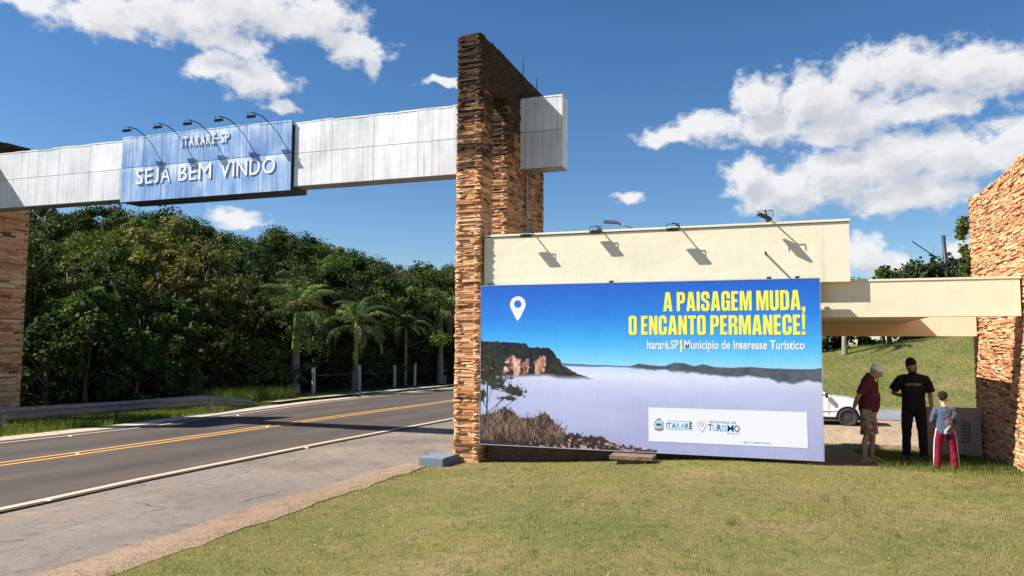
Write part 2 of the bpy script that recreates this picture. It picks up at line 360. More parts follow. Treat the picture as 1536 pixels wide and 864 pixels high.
def strip(name, left, right, m, dz, y0=-30, y1=160, kind='structure', rows=None, nx=2):
    ys = np.unique(np.concatenate([np.arange(y0, y1, 1.0), [10., y1]])) if rows is None else rows
    lx = np.interp(ys, *zip(*left)); rx = np.interp(ys, *zip(*right))
    vs = []; 
    for k in range(nx):
        f = k / (nx - 1); xx = lx * (1 - f) + rx * f
        vs.append(np.stack([xx, ys, H(xx, ys) * 0 + np.where(ys > 10, -.01 * (np.minimum(ys, 60) - 10), 0) + dz], -1))
    v = np.stack(vs, 1).reshape(-1, 3); n = len(ys)
    q = []
    for i in range(n - 1):
        for k in range(nx - 1):
            a = i * nx + k; q.append((a, a + 1, a + nx + 1, a + nx))
    o = link(name, np_mesh(name, v, np.array(q), m)); 
    return setp(o, kind=kind) if kind else o
def off(line, d): return [(y, x + d) for y, x in line]
YEL = [(-30, -13.3), (10.3, -13.36), (14.2, -13.5), (21.4, -13.9), (32.3, -14.3), (60, -14.9), (160, -16)]
WHT = [(-30, -9.4), (7.5, -9.68), (10.4, -9.86), (15.5, -10.1), (23.2, -10.25), (60, -10.8), (160, -12)]
FAR = [(-30, -16.6), (13, -16.9), (16.9, -17.05), (21.3, -17.8), (29, -19.0), (37, -19.5), (60, -20.2), (160, -21.5)]
SHO = [(-30, -6.5), (5.5, -6.58), (8.5, -6.74), (11.5, -6.8), (13.8, -6.78), (25, -7.0), (60, -7.2), (160, -8)]
def road_mat(name, a, b, big, dark=.0, sp=90, extra=None):
    m = mat(name, a, .9, 0, .2); t = m.node_tree
    n1 = noise(t, 1, 4, .6, posn(t, (.8, .13, 1))); n2 = noise(t, sp, 2, .8, posn(t)); n3 = noise(t, 5, 6, .7, posn(t))
    c = ramp(t, n1.outputs['Fac'], [(.3, a), (.7, b)])
    c = mix(t, 1.0, c, ramp(t, n2.outputs['Fac'], [(.3, (.62, .62, .62)), (.5, (1, 1, 1)), (.7, (1.45, 1.42, 1.38))]), 'MULTIPLY')
    c = mix(t, 1.0, c, ramp(t, n3.outputs['Fac'], big), 'MULTIPLY')
    if extra: c = extra(t, c)
    base(m, c); bump(t, n2.outputs['Fac'], .4, .008); return m
def wear(t, c):
    sx = t.nodes.new('ShaderNodeSeparateXYZ'); t.links.new(posn(t), sx.inputs[0]); w_ = noise(t, .25, 2, .5, posn(t))
    ph = mth(t, 'ADD', mth(t, 'MULTIPLY', sx.outputs[0], 3.6), mth(t, 'MULTIPLY', w_.outputs['Fac'], 1.6))
    tr = mth(t, 'MULTIPLY', mth(t, 'ADD', mth(t, 'SINE', ph), 1), .5)
    c = mix(t, mth(t, 'MULTIPLY', tr, .3), c, (.13, .10, .082))
    n = noise(t, 1, 5, .65, posn(t, (2.5, .35, 1))); return mix(t, 1.0, c, ramp(t, n.outputs['Fac'], [(.3, (.78, .77, .76)), (.55, (1, 1, 1)), (.72, (1.22, 1.18, 1.14))]), 'MULTIPLY')
def cracks(t, c):
    v = t.nodes.new('ShaderNodeTexVoronoi'); v.feature = 'DISTANCE_TO_EDGE'; v.inputs['Scale'].default_value = .55
    wv = noise(t, 2.2, 4, .6, posn(t)); t.links.new(vmt(t, 'ADD', posn(t), vmt(t, 'MULTIPLY', wv.outputs['Color'], (.55, .55, 0))), v.inputs['Vector'])
    f = mth(t, 'MULTIPLY', mth(t, 'SUBTRACT', .012, v.outputs['Distance']), 90, clamp=True); n = noise(t, .7, 3, .5, posn(t)); f = mth(t, 'MULTIPLY', f, mth(t, 'MULTIPLY', mth(t, 'SUBTRACT', n.outputs['Fac'], .45), 8, clamp=True))
    c = mix(t, mth(t, 'MULTIPLY', f, .75), c, (.05, .04, .035))
    n = noise(t, .45, 4, .6, posn(t)); return mix(t, 1.0, c, ramp(t, n.outputs['Fac'], [(.35, (.8, .78, .76)), (.52, (1, 1, 1)), (.66, (1.16, 1.10, 1.02))]), 'MULTIPLY')
M_ASPH = road_mat('asphalt', (.062, .052, .046), (.088, .070, .058), [(.3, (.88, .88, .88)), (.7, (1.1, 1.1, 1.1))], extra=wear)
M_SHO = road_mat('old_grey_asphalt_shoulder', (.17, .145, .125), (.23, .195, .165), [(.32, (.62, .62, .64)), (.45, (.95, .95, .95)), (.7, (1.12, 1.08, 1.04))], sp=60, extra=cracks)
M_DIRT = road_mat('dirt_verge', (.22, .15, .10), (.29, .21, .145), [(.3, (.7, .66, .6)), (.5, (1, 1, 1)), (.7, (1.15, 1.1, 1.05))], sp=40)
M_PATH = road_mat('pale_concrete_path', (.42, .36, .28), (.5, .43, .34), [(.3, (.75, .72, .7)), (.7, (1.1, 1.1, 1.1))], sp=30)
def paint(name, col, amt=.5):
    m = mat(name, col, .8, 0, .3); t = m.node_tree; n = noise(t, 9, 6, .75, posn(t)); n2 = noise(t, 60, 3, .7, posn(t))
    f = mth(t, 'MULTIPLY', mth(t, 'SUBTRACT', mth(t, 'MULTIPLY', mth(t, 'ADD', n.outputs['Fac'], n2.outputs['Fac']), .5), .5, clamp=True), 4 * amt, clamp=True)
    base(m, mix(t, f, col, (.12, .1, .08))); return m
M_YEL = paint('worn_yellow_paint', (.62, .33, .07)); M_WHT = paint('worn_white_paint', (.52, .40, .28), .5)
strip('road', FAR, off(WHT, .12), M_ASPH, .0)
strip('road_shoulder', off(WHT, .12), SHO, M_SHO, -.012)
# dirt edge with an uneven outline
ys = np.arange(-10, 40, .22)
jx = np.interp(ys, *zip(*SHO)) + .02 * np.sin(ys * 1.9) + .015 * np.sin(ys * 4.3 + 1) + rng.normal(0, .012, len(ys)) - .02
gx = np.interp(ys, [-10, 5.7, 9.5, 13.6, 40], [-6.1, -6.2, -6.32, -6.56, -6.56]) + .02 * np.sin(ys * 3.1) + rng.normal(0, .03, len(ys))
strip('dirt_verge', list(zip(ys, jx)), list(zip(ys, gx + .22)), M_DIRT, .006, rows=ys)
GE = list(zip(ys, gx))
strip('far_shoulder', off(FAR, -.75), off(FAR, -.002), M_PATH, -.006)
for dx in (-.16, .16):
    o = strip('yellow_centre_line', off(YEL, dx - .055), off(YEL, dx + .055), M_YEL, .006)
strip('edge_line', off(WHT, -.09), off(WHT, .06), M_WHT, .006)
strip('raised_asphalt_lip', off(WHT, .09), off(WHT, .2), M_ASPH, .010)
strip('far_edge_line', off(FAR, .45), off(FAR, .55), M_WHT, .006, y0=14.5, y1=60)
# road studs
def stud(label, x, y, m):
    b = MB(); z = float(np.interp(y, [10, 60], [0, -.5]))
    b.add([(x - .05, y - .045, z), (x + .05, y - .045, z), (x + .05, y + .045, z), (x - .05, y + .045, z), (x - .035, y - .022, z + .02), (x + .035, y - .022, z + .02), (x + .035, y + .022, z + .02), (x - .035, y + .022, z + .02)], BOXF)
    o = b.build('road_stud', m); setp(o, label, 'road stud', 'reflective studs set on the road lines')
M_STW = mat('stud_white', (.75, .72, .62), .35); M_STY = mat('stud_yellow', (.8, .45, .05), .35)
stud('white reflective stud on the near edge line, closest to the camera', -9.62, 8.19, M_STW)
stud('white reflective stud on the near edge line, just left of the stone pillar', -9.86, 14.6, M_STW)
stud('yellow reflective stud between the yellow lines, nearest the camera', -13.36, 11.97, M_STY)
stud('yellow reflective stud between the yellow lines, near the beam shadow', -13.7, 18.4, M_STY)
stud('pale reflective stud on the far road edge below the guardrail', -16.35, 14.42, M_STW)
stud('pale reflective stud on the far road edge beyond the guardrail bend', -16.95, 21.22, M_STW)
# pavement kerb pieces on the far side
ys2 = [26.5, 28, 32, 40, 60, 100]
strip('pavement', [(26.5, -20.2), (60, -21.8), (100, -22.6)], [(26.5, -19.35), (29, -19.8), (60, -20.9), (100, -21.6)], M_PATH, .10, rows=np.arange(26.5, 90, 1.0))
# yard behind the billboard
M_LANE = road_mat('grey_lane_asphalt', (.17, .185, .20), (.22, .235, .25), [(.3, (.9, .9, .9)), (.7, (1.1, 1.1, 1.1))], sp=30)
o = sheet('back_lane', axis([(-8, 40, 1)]), axis([(31.2, 37.1, .59)]), M_LANE, .02); setp(o, kind='structure')
pv = MB()
for r_ in range(46):
    for k in range(40):
        x = -3 + k * .205 + (r_ % 2) * .1; y = 21.3 + r_ * .205
        if x > 4.6: continue
        z = float(H(x + .1, y + .1)) + random.uniform(-.004, .006)
        pv.box(x + .008, x + .195, y + .008, y + .195, z - .02, z + .035)
M_PAVER = road_mat('tan_paver', (.34, .25, .16), (.42, .32, .21), [(.3, (.6, .6, .6)), (.7, (1.2, 1.2, 1.2))], sp=12)
o = pv.build('paver_blocks', M_PAVER); setp(o, 'tan interlocking pavers under the white car', 'paving', kind='stuff')
M_EARTH = road_mat('bare_brown_soil', (.16, .10, .07), (.2, .13, .09), [(.3, (.7, .7, .7)), (.7, (1.2, 1.2, 1.2))], sp=20)
o = sheet('bare_soil', axis([(-6, 1.35, .25)]), axis([(14.3, 18.6, .25)]), M_EARTH, .0); setp(o, kind='structure')

# grass blades ------------------------------------------------------
def blades(name, x, y, h, w, m, label=None, lean=.5):
    n = len(x); z = H(x, y) - .03
    th = rng.uniform(0, 2 * np.pi, n); la = rng.uniform(0, 2 * np.pi, n); ll = h * lean * rng.uniform(.3, 1.3, n)
    dx = np.cos(th) * w / 2; dy = np.sin(th) * w / 2
    v = np.empty((n, 3, 3)); v[:, 0] = np.stack([x - dx, y - dy, z], -1); v[:, 1] = np.stack([x + dx, y + dy, z], -1)
    v[:, 2] = np.stack([x + np.cos(la) * ll, y + np.sin(la) * ll, z + h + .03], -1)
    o = link(name, np_mesh(name, v.reshape(-1, 3), np.arange(3 * n).reshape(-1, 3), m, tri=True)); setp(o, label, 'grass', kind='stuff'); return o
N = 330000
yy = 4.6 + (rng.random(N) ** 1.5) * 12.2; xx = rng.uniform(-6.6, 7.5, N)
ed = np.interp(yy, *zip(*GE)); keep = (xx > ed + rng.normal(.0, .05, N)) & (xx < -.335 / .939 * yy + 1.02 * yy + 1.5)
keep &= ~((xx < 1.3) & (yy > 14.05)) & ~((xx < -5.55) & (yy > 13.7))
patch = np.sin(xx * 1.7 + yy * .6) + np.sin(yy * 2.3 - xx * .9) * .7 + rng.normal(0, .8, N)
keep &= patch > -1.5
xx, yy = xx[keep], yy[keep]
blades('lawn_grass', xx, yy, rng.uniform(.010, .036, len(xx)), rng.uniform(.004, .009, len(xx)) * (1 + yy / 18), M_GRASS, 'short mown lawn with dry patches in front of the billboard', 1.1)
N = 9000                                                     # taller tufts and weeds left by the mower
cx_ = rng.uniform(-6.2, 7, 420); cy_ = 5 + rng.random(420) ** 1.3 * 10; k_ = rng.integers(0, 420, N)
xx = cx_[k_] + rng.normal(0, .045, N); yy = cy_[k_] + rng.normal(0, .045, N); kp = (xx > np.interp(yy, *zip(*GE)) + .1) & ~((xx < 1.3) & (yy > 13.9))
blades('lawn_tufts', xx[kp], yy[kp], rng.uniform(.03, .07, kp.sum()), rng.uniform(.004, .009, kp.sum()), M_GRASS_LUSH, 'small darker tufts of taller grass dotted over the lawn', .9)
n = 700; xx = rng.uniform(-6.4, 7, n); yy = 4.8 + rng.random(n) ** 1.3 * 9; th = rng.uniform(0, 6.28, n); sz_ = rng.uniform(.008, .022, n); zz = H(xx, yy) + rng.uniform(.012, .035, n)
dv = np.stack([np.cos(th), np.sin(th), rng.normal(0, .3, n)], -1) * sz_[:, None]; dw = np.stack([-np.sin(th), np.cos(th), rng.normal(0, .3, n)], -1) * sz_[:, None] * .5; pc_ = np.stack([xx, yy, zz], -1)
M_DRYLEAF = mat('dry_leaf', (.30, .19, .09), .8)
o = link('dry_leaves', np_mesh('dry_leaves', np.stack([pc_ - dv, pc_ - dw, pc_ + dv, pc_ + dw], 1).reshape(-1, 3), np.arange(4 * n).reshape(-1, 4), M_DRYLEAF)); setp(o, 'scattered small dry leaves and clippings on the lawn', 'leaves', kind='stuff')
N = 16000
xx = rng.uniform(1.2, 4.4, N); yy = rng.uniform(13.9, 19.5, N)
blades('shade_grass', xx, yy, rng.uniform(.04, .13, N), rng.uniform(.006, .012, N), M_GRASS_LUSH, 'longer green grass around the foot of the right stone pillar')
N = 26000
yy = rng.uniform(8, 34, N); f0 = np.interp(yy, *zip(*FAR)); xx = f0 - .75 - np.abs(rng.normal(0, 1.3, N)) - rng.uniform(0, .3, N)
blades('verge_grass', xx, yy, rng.uniform(.06, .20, N), rng.uniform(.010, .02, N), M_GRASS_LUSH, 'bright green grass verge under the guardrail')
N = 4500
yy = rng.uniform(24.5, 29, N); xx = rng.uniform(-22, -20.2, N)
blades('tall_weeds', xx, yy, rng.uniform(.3, .75, N), rng.uniform(.015, .03, N), M_GRASS_LUSH, 'tall green weeds at the end of the guardrail', .6)
N = 100000
yy = rng.uniform(37.4, 50, N); xx = rng.uniform(-1, 14, N)
blades('slope_grass', xx, yy, rng.uniform(.03, .09, N), rng.uniform(.012, .03, N), M_GRASS_SLOPE, 'dry green grass on the slope behind the lane', .9)

# ------------------------------------------------------------------ stone pillars
STONE_V = []
for k in range(14):
    b = MB(); b.box(-.5, .5, -.5, .5, -.5, .5, j=.055); STONE_V.append(b)
def stone_meshes(m): return [s.mesh('stone', m) for s in STONE_V]
def courses(z0, z1, hmin, hmax):
    out = []; z = z0
    while z < z1 - .01:
        h = min(random.uniform(hmin, hmax), z1 - z); out.append((z, h)); z += h
    return out
def clad(x0, x1, y0, y1, z0, z1, out, faces, hmin=.03, hmax=.075, lmin=.16, lmax=.6):
    """ledge stones round a box: list of (cx,cy,cz,sx,sy,sz,nx,ny)"""
    D = .12
    for (z, h) in courses(z0, z1, hmin, hmax):
        hh = h - random.uniform(.001, .005); cz = z + h / 2
        for f in faces:
            a0, a1 = (x0, x1) if f in '-+' else (y0, y1)
            a = a0 - random.uniform(0, .02)
            while a < a1 - .02:
                L = random.uniform(lmin, lmax)
                if a1 - a - L < lmin * .8: L = a1 - a + random.uniform(0, .02)
                pr = random.choice((0, .003, .007, .011, .016, .026)) * random.uniform(.5, 1.1)
                c = a + L / 2; l = L - random.uniform(.002, .007)
                if f == '-': out.append((c, y0 - pr + D / 2, cz, l, D, hh, 0, -1))
                elif f == '+': out.append((c, y1 + pr - D / 2, cz, l, D, hh, 0, 1))
                elif f == 'r': out.append((x1 + pr - D / 2, c, cz, D, l, hh, 1, 0))
                elif f == 'l': out.append((x0 - pr + D / 2, c, cz, D, l, hh, -1, 0))
                a += L
def place_stones(root, blocks, m, n_parts, hide=None):
    o_ = root.location
    def score(b):
        d = np.array([b[0], b[1], b[2]]) - CAMP; dist = np.linalg.norm(d); v = -d / dist
        if hide and hide(b): return -1
        dd = d @ np.array(_F); u = 768 + 1178 * (d @ np.array(_R)) / max(dd, .1); vv = 432 - 1178 * (d @ np.array(_U)) / max(dd, .1)
        if dd < .5 or not (0 < u < 1536 and 0 < vv < 864): return -1
        fc = max(0, v[0] * b[6] + v[1] * b[7]); L = b[3] if b[7] else b[4]
        return fc * L * b[5] / dist ** 2
    blocks.sort(key=score, reverse=True)
    ms = stone_meshes(m)
    for b in blocks[:n_parts]:
        o = link('stone', random.choice(ms), root); o.location = (b[0] - o_.x, b[1] - o_.y, b[2] - o_.z); o.scale = b[3:6]
        if random.random() < .5: o.rotation_euler = (0, 0, random.uniform(-.012, .012))
    V = []; F = []; k = 0
    arr = [np.array(s.v) for s in STONE_V]
    for b in blocks[n_parts:]:
        v = arr[random.randrange(14)] * np.array(b[3:6]) + np.array(b[:3]) - np.array(o_); V.append(v)
    V = np.concatenate(V); Q = np.concatenate([np.array(BOXF) + 8 * i for i in range(len(blocks) - n_parts)])
    o = link('ledge_stones', np_mesh('ledge_stones', V, Q, m), root); setp(o, kind='stuff')
XL, XR, TOP = -6.092, -5.604, 8.25
def portal(root, x0, x1, y0, ya, yb, y3, top, zl, m, n, hide=None, hm=(.02, .052), top_ragged=True):
    bl = []
    clad(x0, x1, y0, ya, -.1, zl, bl, '-+rl', *hm)                 # front leg
    clad(x0, x1, yb, y3, -.1, zl, bl, '-+rl', *hm)                 # body
    clad(x0, x1, y0, y3, zl, top, bl, '-+rl', *hm)                 # lintel over both
    # underside stones of the lintel and its top course
    y = ya - .02
    while y < yb:
        L = random.uniform(.1, .2); bl.append(((x0 + x1) / 2, y + L / 2, zl + .02 + random.uniform(-.012, .012), x1 - x0 - .02, L - .01, .09, 0, 0)); y += L
    y = y0
    while y < y3 - .05:
        L = random.uniform(.25, .6); w = random.uniform(.6, .95) * (x1 - x0)
        if y + L > y3: L = y3 - y
        bl.append(((x0 + x1) / 2 + random.uniform(-.02, .02), y + L / 2, top + .02 + random.uniform(-.01, .02), w, L - .01, .06, 0, 0)); y += L
    o_ = root.location
    c = MB(); i = .075
    c.box(x0 + i, x1 - i, y0 + i, ya - i, -.3, top - .03); c.box(x0 + i, x1 - i, yb + i, y3 - i, -.3, top - .03); c.box(x0 + i + .003, x1 - i - .003, ya - i - .004, yb + i + .004, zl + .07, top - .035)
    c.v = [(a - o_.x, b - o_.y, q - o_.z) for a, b, q in c.v]
    c.build('core', M_MORTAR, root)
    place_stones(root, bl, m, n, hide)
pc = thing('stone_pillar', 'tall stacked sandstone pillar with blackened top beside the billboard, left end of the cream wall', 'stone pillar', ((XL + XR) / 2, 15.9, 0))
portal(pc, XL, XR, 13.885, 14.46, 15.35, 17.9, TOP, 7.45, M_ST_C, 300, hide=lambda b: b[2] < 4.2 and b[1] > 14.0)
# conduit and rods
b = MB(); b.tube([(XR + .07, 16.5, 4.0), (XR + .07, 16.5, 6.04)], .022, 8)
o = b.build('conduit', M_GALV); setp(o, 'thin grey conduit pipe running up the side face of the middle stone pillar', 'pipe')
for lab, y, z in (('thin lightning rod above the front part of the middle stone pillar', 16.6, 8.72), ('short lightning rod near the rear end of the middle stone pillar', 17.62, 8.6)):
    b = MB(); b.tube([(-5.68, y, 8.2), (-5.68, y, z)], [.016, .010], 6); b.ball((-5.68, y, z), .02, 8, 6)
    o = b.build('lightning_rod', M_DARK); setp(o, lab, 'rod')
pl = thing('stone_pillar', 'shaded stone pillar at the left edge of the photo, holding the far end of the white beam', 'stone pillar', (-22.74, 15.9, -.1))
portal(pl, -22.99, -22.496, 13.885, 14.46, 15.35, 17.9, 8.25, 7.35, M_ST_L, 300, hm=(.035, .09, .3, .8))
XS = 3.406
pr = thing('stone_pillar', 'sunlit orange stone pillar at the right edge of the photo, holding the cream beams', 'stone pillar', (XS + .25, 15.4, 0))
bl = []
clad(XS, XS + .49, 12.6, 17.8, -.1, 5.08, bl, '-+rl', .02, .052, .12, .45)
y = 12.6
while y < 17.75:
    L = random.uniform(.2, .5); L = min(L, 17.8 - y); bl.append((XS + .245, y + L / 2, 5.1 + random.uniform(-.01, .035), random.uniform(.35, .5), L - .01, .07, 0, 0)); y += L
c = MB(); c.box(XS + .075, XS + .415, 12.67, 17.72, -.3, 5.05); c.v = [(a - pr.location.x, b - pr.location.y, q) for a, b, q in c.v]; c.build('core', M_MORTAR, pr)
place_stones(pr, bl, M_ST_R, 300, hide=lambda b: False)

# ------------------------------------------------------------------ white overhead beam
YB, ZT, ZB = 16.187, 7.654, 6.063
bm_ = thing('overhead_beam', 'long beam of streaked white metal panels spanning the road between stone pillars', 'beam', (-14, YB + .2, ZB))
def rel(root, b): b.v = [(a - root.location.x, q - root.location.y, z - root.location.z) for a, q, z in b.v]; return b
c = MB(); c.box(-22.6, -4.66, YB + .03, YB + .42, ZB + .02, ZT - .03); rel(bm_, c).build('core', M_GALV, bm_)
def panel(root, x0, x1, z0, z1, y, m, name='panel', t=.028, dent=0):
    g = .006; nx, nz = 7, 5; vs = []; fs = []
    ph = random.uniform(0, 6)
    for j in range(nz):
        for i in range(nx):
            fx, fz = i / (nx - 1), j / (nz - 1)
            bul = .009 * math.sin(fx * math.pi) * math.sin(fz * math.pi) * math.sin(ph + 3 * fx + 2 * fz)
            vs.append((x0 + g + (x1 - x0 - 2 * g) * fx, y - bul, z0 + g + (z1 - z0 - 2 * g) * fz))
    for j in range(nz - 1):
        for i in range(nx - 1):
            a = j * nx + i; fs.append((a, a + 1, a + nx + 1, a + nx))
    k = len(vs); vs += [(x0 + g, y + t, z0 + g), (x1 - g, y + t, z0 + g), (x1 - g, y + t, z1 - g), (x0 + g, y + t, z1 - g)]
    bot = list(range(nx)); top_ = list(range((nz - 1) * nx, nz * nx)); lf = [j * nx for j in range(nz)]; rt = [j * nx + nx - 1 for j in range(nz)]
    fs.append(tuple(bot[::-1] + [k, k + 1])[::1]); fs.append(tuple(top_ + [k + 2, k + 3])); fs.append(tuple(lf + [k + 3, k])); fs.append(tuple(rt[::-1] + [k + 1, k + 2])); fs.append((k + 1, k, k + 3, k + 2))
    b = MB(); b.add(vs, fs); o = rel(root, b).build(name, m, root); return o
ZM = 6.885
cols = [-23.0 + 0] + [-22.50, -21.62, -20.46, -19.30, -18.15, -16.97] 
cols_r = [-11.5, -10.43, -9.28, -8.12, -6.95, XL + .08]
for i in range(1, len(cols) - 1):
    panel(bm_, cols[i], cols[i + 1], ZM, ZT, YB, M_WPANEL); panel(bm_, cols[i], cols[i + 1], ZB, ZM, YB, M_WPANEL)
for i in range(len(cols_r) - 1):
    panel(bm_, cols_r[i], cols_r[i + 1], ZM, ZT, YB, M_WPANEL); panel(bm_, cols_r[i], cols_r[i + 1], ZB, ZM, YB, M_WPANEL)
panel(bm_, XR - .1, -4.62, ZM, ZT, YB, M_WPANEL); panel(bm_, XR - .1, -4.62, ZB, ZM, YB, M_WPANEL)
b = MB(); b.box(-4.655, -4.625, YB + .032, YB + .42, ZB + .01, ZT - .005); rel(bm_, b).build('end_panel', M_WPANEL, bm_)
b = MB(); b.box(-22.5, XL + .05, YB + .02, YB + .45, ZB - .012, ZB + .015); b.box(XR - .05, -4.63, YB + .02, YB + .43, ZB - .012, ZB + .015); rel(bm_, b).build('soffit_panel', M_GALV, bm_)
for xa, xb in ((-22.5, -16.97), (-11.5, XL + .08), (XR, -4.62)):        # bent top flashing in short uneven lengths
    x = xa
    while x < xb - .02:
        L = min(random.uniform(.25, .6), xb - x); d = random.uniform(-.012, .02)
        b = MB(); b.box(x + .004, x + L - .004, YB - .006, YB + .2, ZT + d - .02, ZT + d + .014, .003); rel(bm_, b).build('top_flashing', M_WPANEL, bm_); x += L
b = MB(); b.box(-22.5, -4.66, YB + .42, YB + .445, ZB + .02, ZT); rel(bm_, b).build('rear_cladding', M_WPANEL, bm_)
# blue welcome sign on the beam
YS = 16.107; SX0, SX1, SZ0, SZ1, SZM = -16.94, -11.54, 5.955, 7.70, 6.885
ws = thing('welcome_sign', 'faded blue metal sign box on the white beam reading SEJA BEM VINDO', 'sign', ((SX0 + SX1) / 2, YS + .2, SZ0))
b = MB(); b.box(SX0 + .01, SX1 - .002, YS + .03, YB - .012, SZ0 + .004, SZ1 - .02); b.box(SX0 + .01, SX1 - .002, YB + .46, YB + .62, SZ0 + .004, SZ1 - .02); b.box(SX0 + .01, SX1 - .002, YB - .011, YB + .459, SZ0 + .004, ZB - .014); rel(ws, b).build('box_frame', M_DARK, ws)
for a, q in ((SX0, -15.58), (-15.58, -14.22), (-14.22, -12.88), (-12.88, SX1)): panel(ws, a, q, SZ0, SZM, YS, M_BPANEL)
for a, q in ((SX0, -16.19), (-16.19, -15.58), (-15.58, -14.22), (-14.22, -12.88), (-12.88, -12.26), (-12.26, SX1)): panel(ws, a, q, SZM, SZ1, YS, M_BPANEL)
x = SX0
while x < SX1 - .02:
    L = min(random.uniform(.3, .6), SX1 - x); d = random.uniform(-.006, .03)
    b = MB(); b.box(x + .004, x + L - .004, YS - .006, YS + .07, SZ1 + d - .02, SZ1 + d + .012, .003); rel(ws, b).build('top_flashing', M_BPANEL, ws); x += L
def text_mesh(s, x0, x1, z0, z1, y, depth, m, bold=0., name='lettering', space=1.0, shear=0, res=3):
    cu = bpy.data.curves.new('t', 'FONT'); cu.body = s; cu.size = 1; cu.offset = bold; cu.extrude = 0; cu.resolution_u = res; cu.space_character = space; cu.shear = shear
    to = bpy.data.objects.new('t', cu); C.objects.link(to); bpy.context.view_layer.update()
    me = bpy.data.meshes.new_from_object(to); bpy.data.objects.remove(to); bpy.data.curves.remove(cu)
    co = np.empty(len(me.vertices) * 3, np.float32); me.vertices.foreach_get('co', co); co = co.reshape(-1, 3)
    mn, mx = co.min(0), co.max(0); u = (co - mn) / np.maximum(mx - mn, 1e-6)
    new = np.stack([x0 + u[:, 0] * (x1 - x0), np.full(len(co), y), z0 + u[:, 1] * (z1 - z0)], -1)
    me.vertices.foreach_set('co', new.astype(np.float32).ravel()); me.name = name
    if depth > 0:
        bm = bmesh.new(); bm.from_mesh(me); bmesh.ops.remove_doubles(bm, verts=bm.verts, dist=1e-5)
        r = bmesh.ops.extrude_face_region(bm, geom=bm.faces[:]); vs = [e for e in r['geom'] if isinstance(e, bmesh.types.BMVert)]
        bmesh.ops.translate(bm, verts=vs, vec=(0, -depth, 0)); bmesh.ops.recalc_face_normals(bm, faces=bm.faces[:]); bm.to_mesh(me); bm.free()
    me.materials.clear(); me.materials.append(m); me.update(); return me
def text_part(root, *a, **k):
    me = text_mesh(*a, **k)
    co = np.empty(len(me.vertices) * 3, np.float32); me.vertices.foreach_get('co', co); co = co.reshape(-1, 3) - np.array(root.location, dtype=np.float32)
    me.vertices.foreach_set('co', co.ravel()); me.update(); return link(k.get('name', 'lettering'), me, root)
# separate raised letters of each word
def letters(root, word_boxes, z0, z1, y, depth, bold, m=M_LETTER):
    for ch, a, q, dz in word_boxes: text_part(root, ch, a, q, z0, z1 + dz, y, depth, m, bold=bold, name='letter')
def layout(s, x0, x1, widths, gap):
    tot = sum(widths.get(c, .62) for c in s) + gap * (len(s) - 1); k = (x1 - x0) / tot; x = x0; out = []
    for c in s:
        w = widths.get(c, .62) * k
        if c != ' ': out.append((c, x, x + w))
        x += w + gap * k
    return out
WD = {'S': .5, 'E': .45, 'J': .3, 'A': .64, ' ': .28, 'B': .53, 'M': .82, 'V': .62, 'I': .1, 'N': .66, 'D': .64, 'O': .76, 'T': .55, 'R': .54, 'P': .5, '-': .24, 'É': .45}
letters(ws, [(c, a, q, 0) for c, a, q in layout('SEJA BEM VINDO', -16.40, -11.99, WD, .16)], 6.41, 6.81, YS - .012, .012, .0)
for c, a, q in layout('ITARARÉ-SP', -14.92, -13.40, WD, .16):
    if c == '-': text_part(ws, c, a, q, 7.42, 7.45, YS - .018, .014, M_LETTER, name='letter')
    elif c == 'É': text_part(ws, c, a, q, 7.31, 7.64, YS - .018, .014, M_LETTER, bold=.0, name='letter')
    else: text_part(ws, c, a, q, 7.31, 7.57, YS - .018, .014, M_LETTER, bold=.0, name='letter')

# ------------------------------------------------------------------ floodlights
def floodlight(loc, label, group, tip, tilt=(0.5, 0), head=(.26, .2, .05), root_drop=.12, bend=.3, rz=0):
    """bracket arm from loc to tip (relative), head hanging from a yoke at the tip"""
    r = thing('floodlight', label, 'floodlight', loc, rz, group)
    tip = Vector(tip); a = MB(); mid = tip * bend + Vector((0, 0, abs(tip.z) * .25 + .02))
    a.tube([(0, .05, -root_drop), (0, .0, 0), tuple(mid), tuple(tip)], .013, 8); a.build('arm', M_DARK, r, True)
    p = MB(); p.box(-.03, .03, .02, .06, -root_drop - .05, -root_drop + .05); p.build('mounting_plate', M_DARK, r)
    hw, hd, ht = head; y = MB(); d = .11
    R_ = Euler((tilt[0], tilt[1], 0)).to_matrix(); cpos = tip + Vector((0, 0, -d))
    y.tube([tip + Vector((-hw / 2 - .012, 0, -d)), tip + Vector((-hw / 2 - .012, 0, -.01)), tip + Vector((hw / 2 + .012, 0, -.01)), tip + Vector((hw / 2 + .012, 0, -d))], .007, 6); y.build('yoke', M_DARK, r)
    h = MB(); h.obox(cpos, (hw, hd, ht), R_)
    for k in range(3): h.obox(cpos + R_ @ Vector((0, -hd * .2 + k * hd * .2, ht / 2 + .004)), (hw * .7, .008, .010), R_)
    hh = h.build('lamp_head', M_DARK, r)
    gl = MB(); gl.obox(cpos + R_ @ Vector((0, 0, -ht / 2 - .003)), (hw * .88, hd * .88, .006), R_); gl.build('glass', M_GLASS, hh)
    return r
names = ['leftmost', 'second from the left', 'middle', 'fourth from the left', 'rightmost']
for i, x in enumerate((-16.17, -15.14, -14.18, -13.21, -12.23)):
    floodlight((x, YS, SZ1 + .02), f'{names[i]} of the five bracket floodlights above the blue welcome sign', 'bracket floodlights on the welcome sign', (-.22, -.40, .16), tilt=(.35, 0), head=(.19, .12, .06), bend=.45)

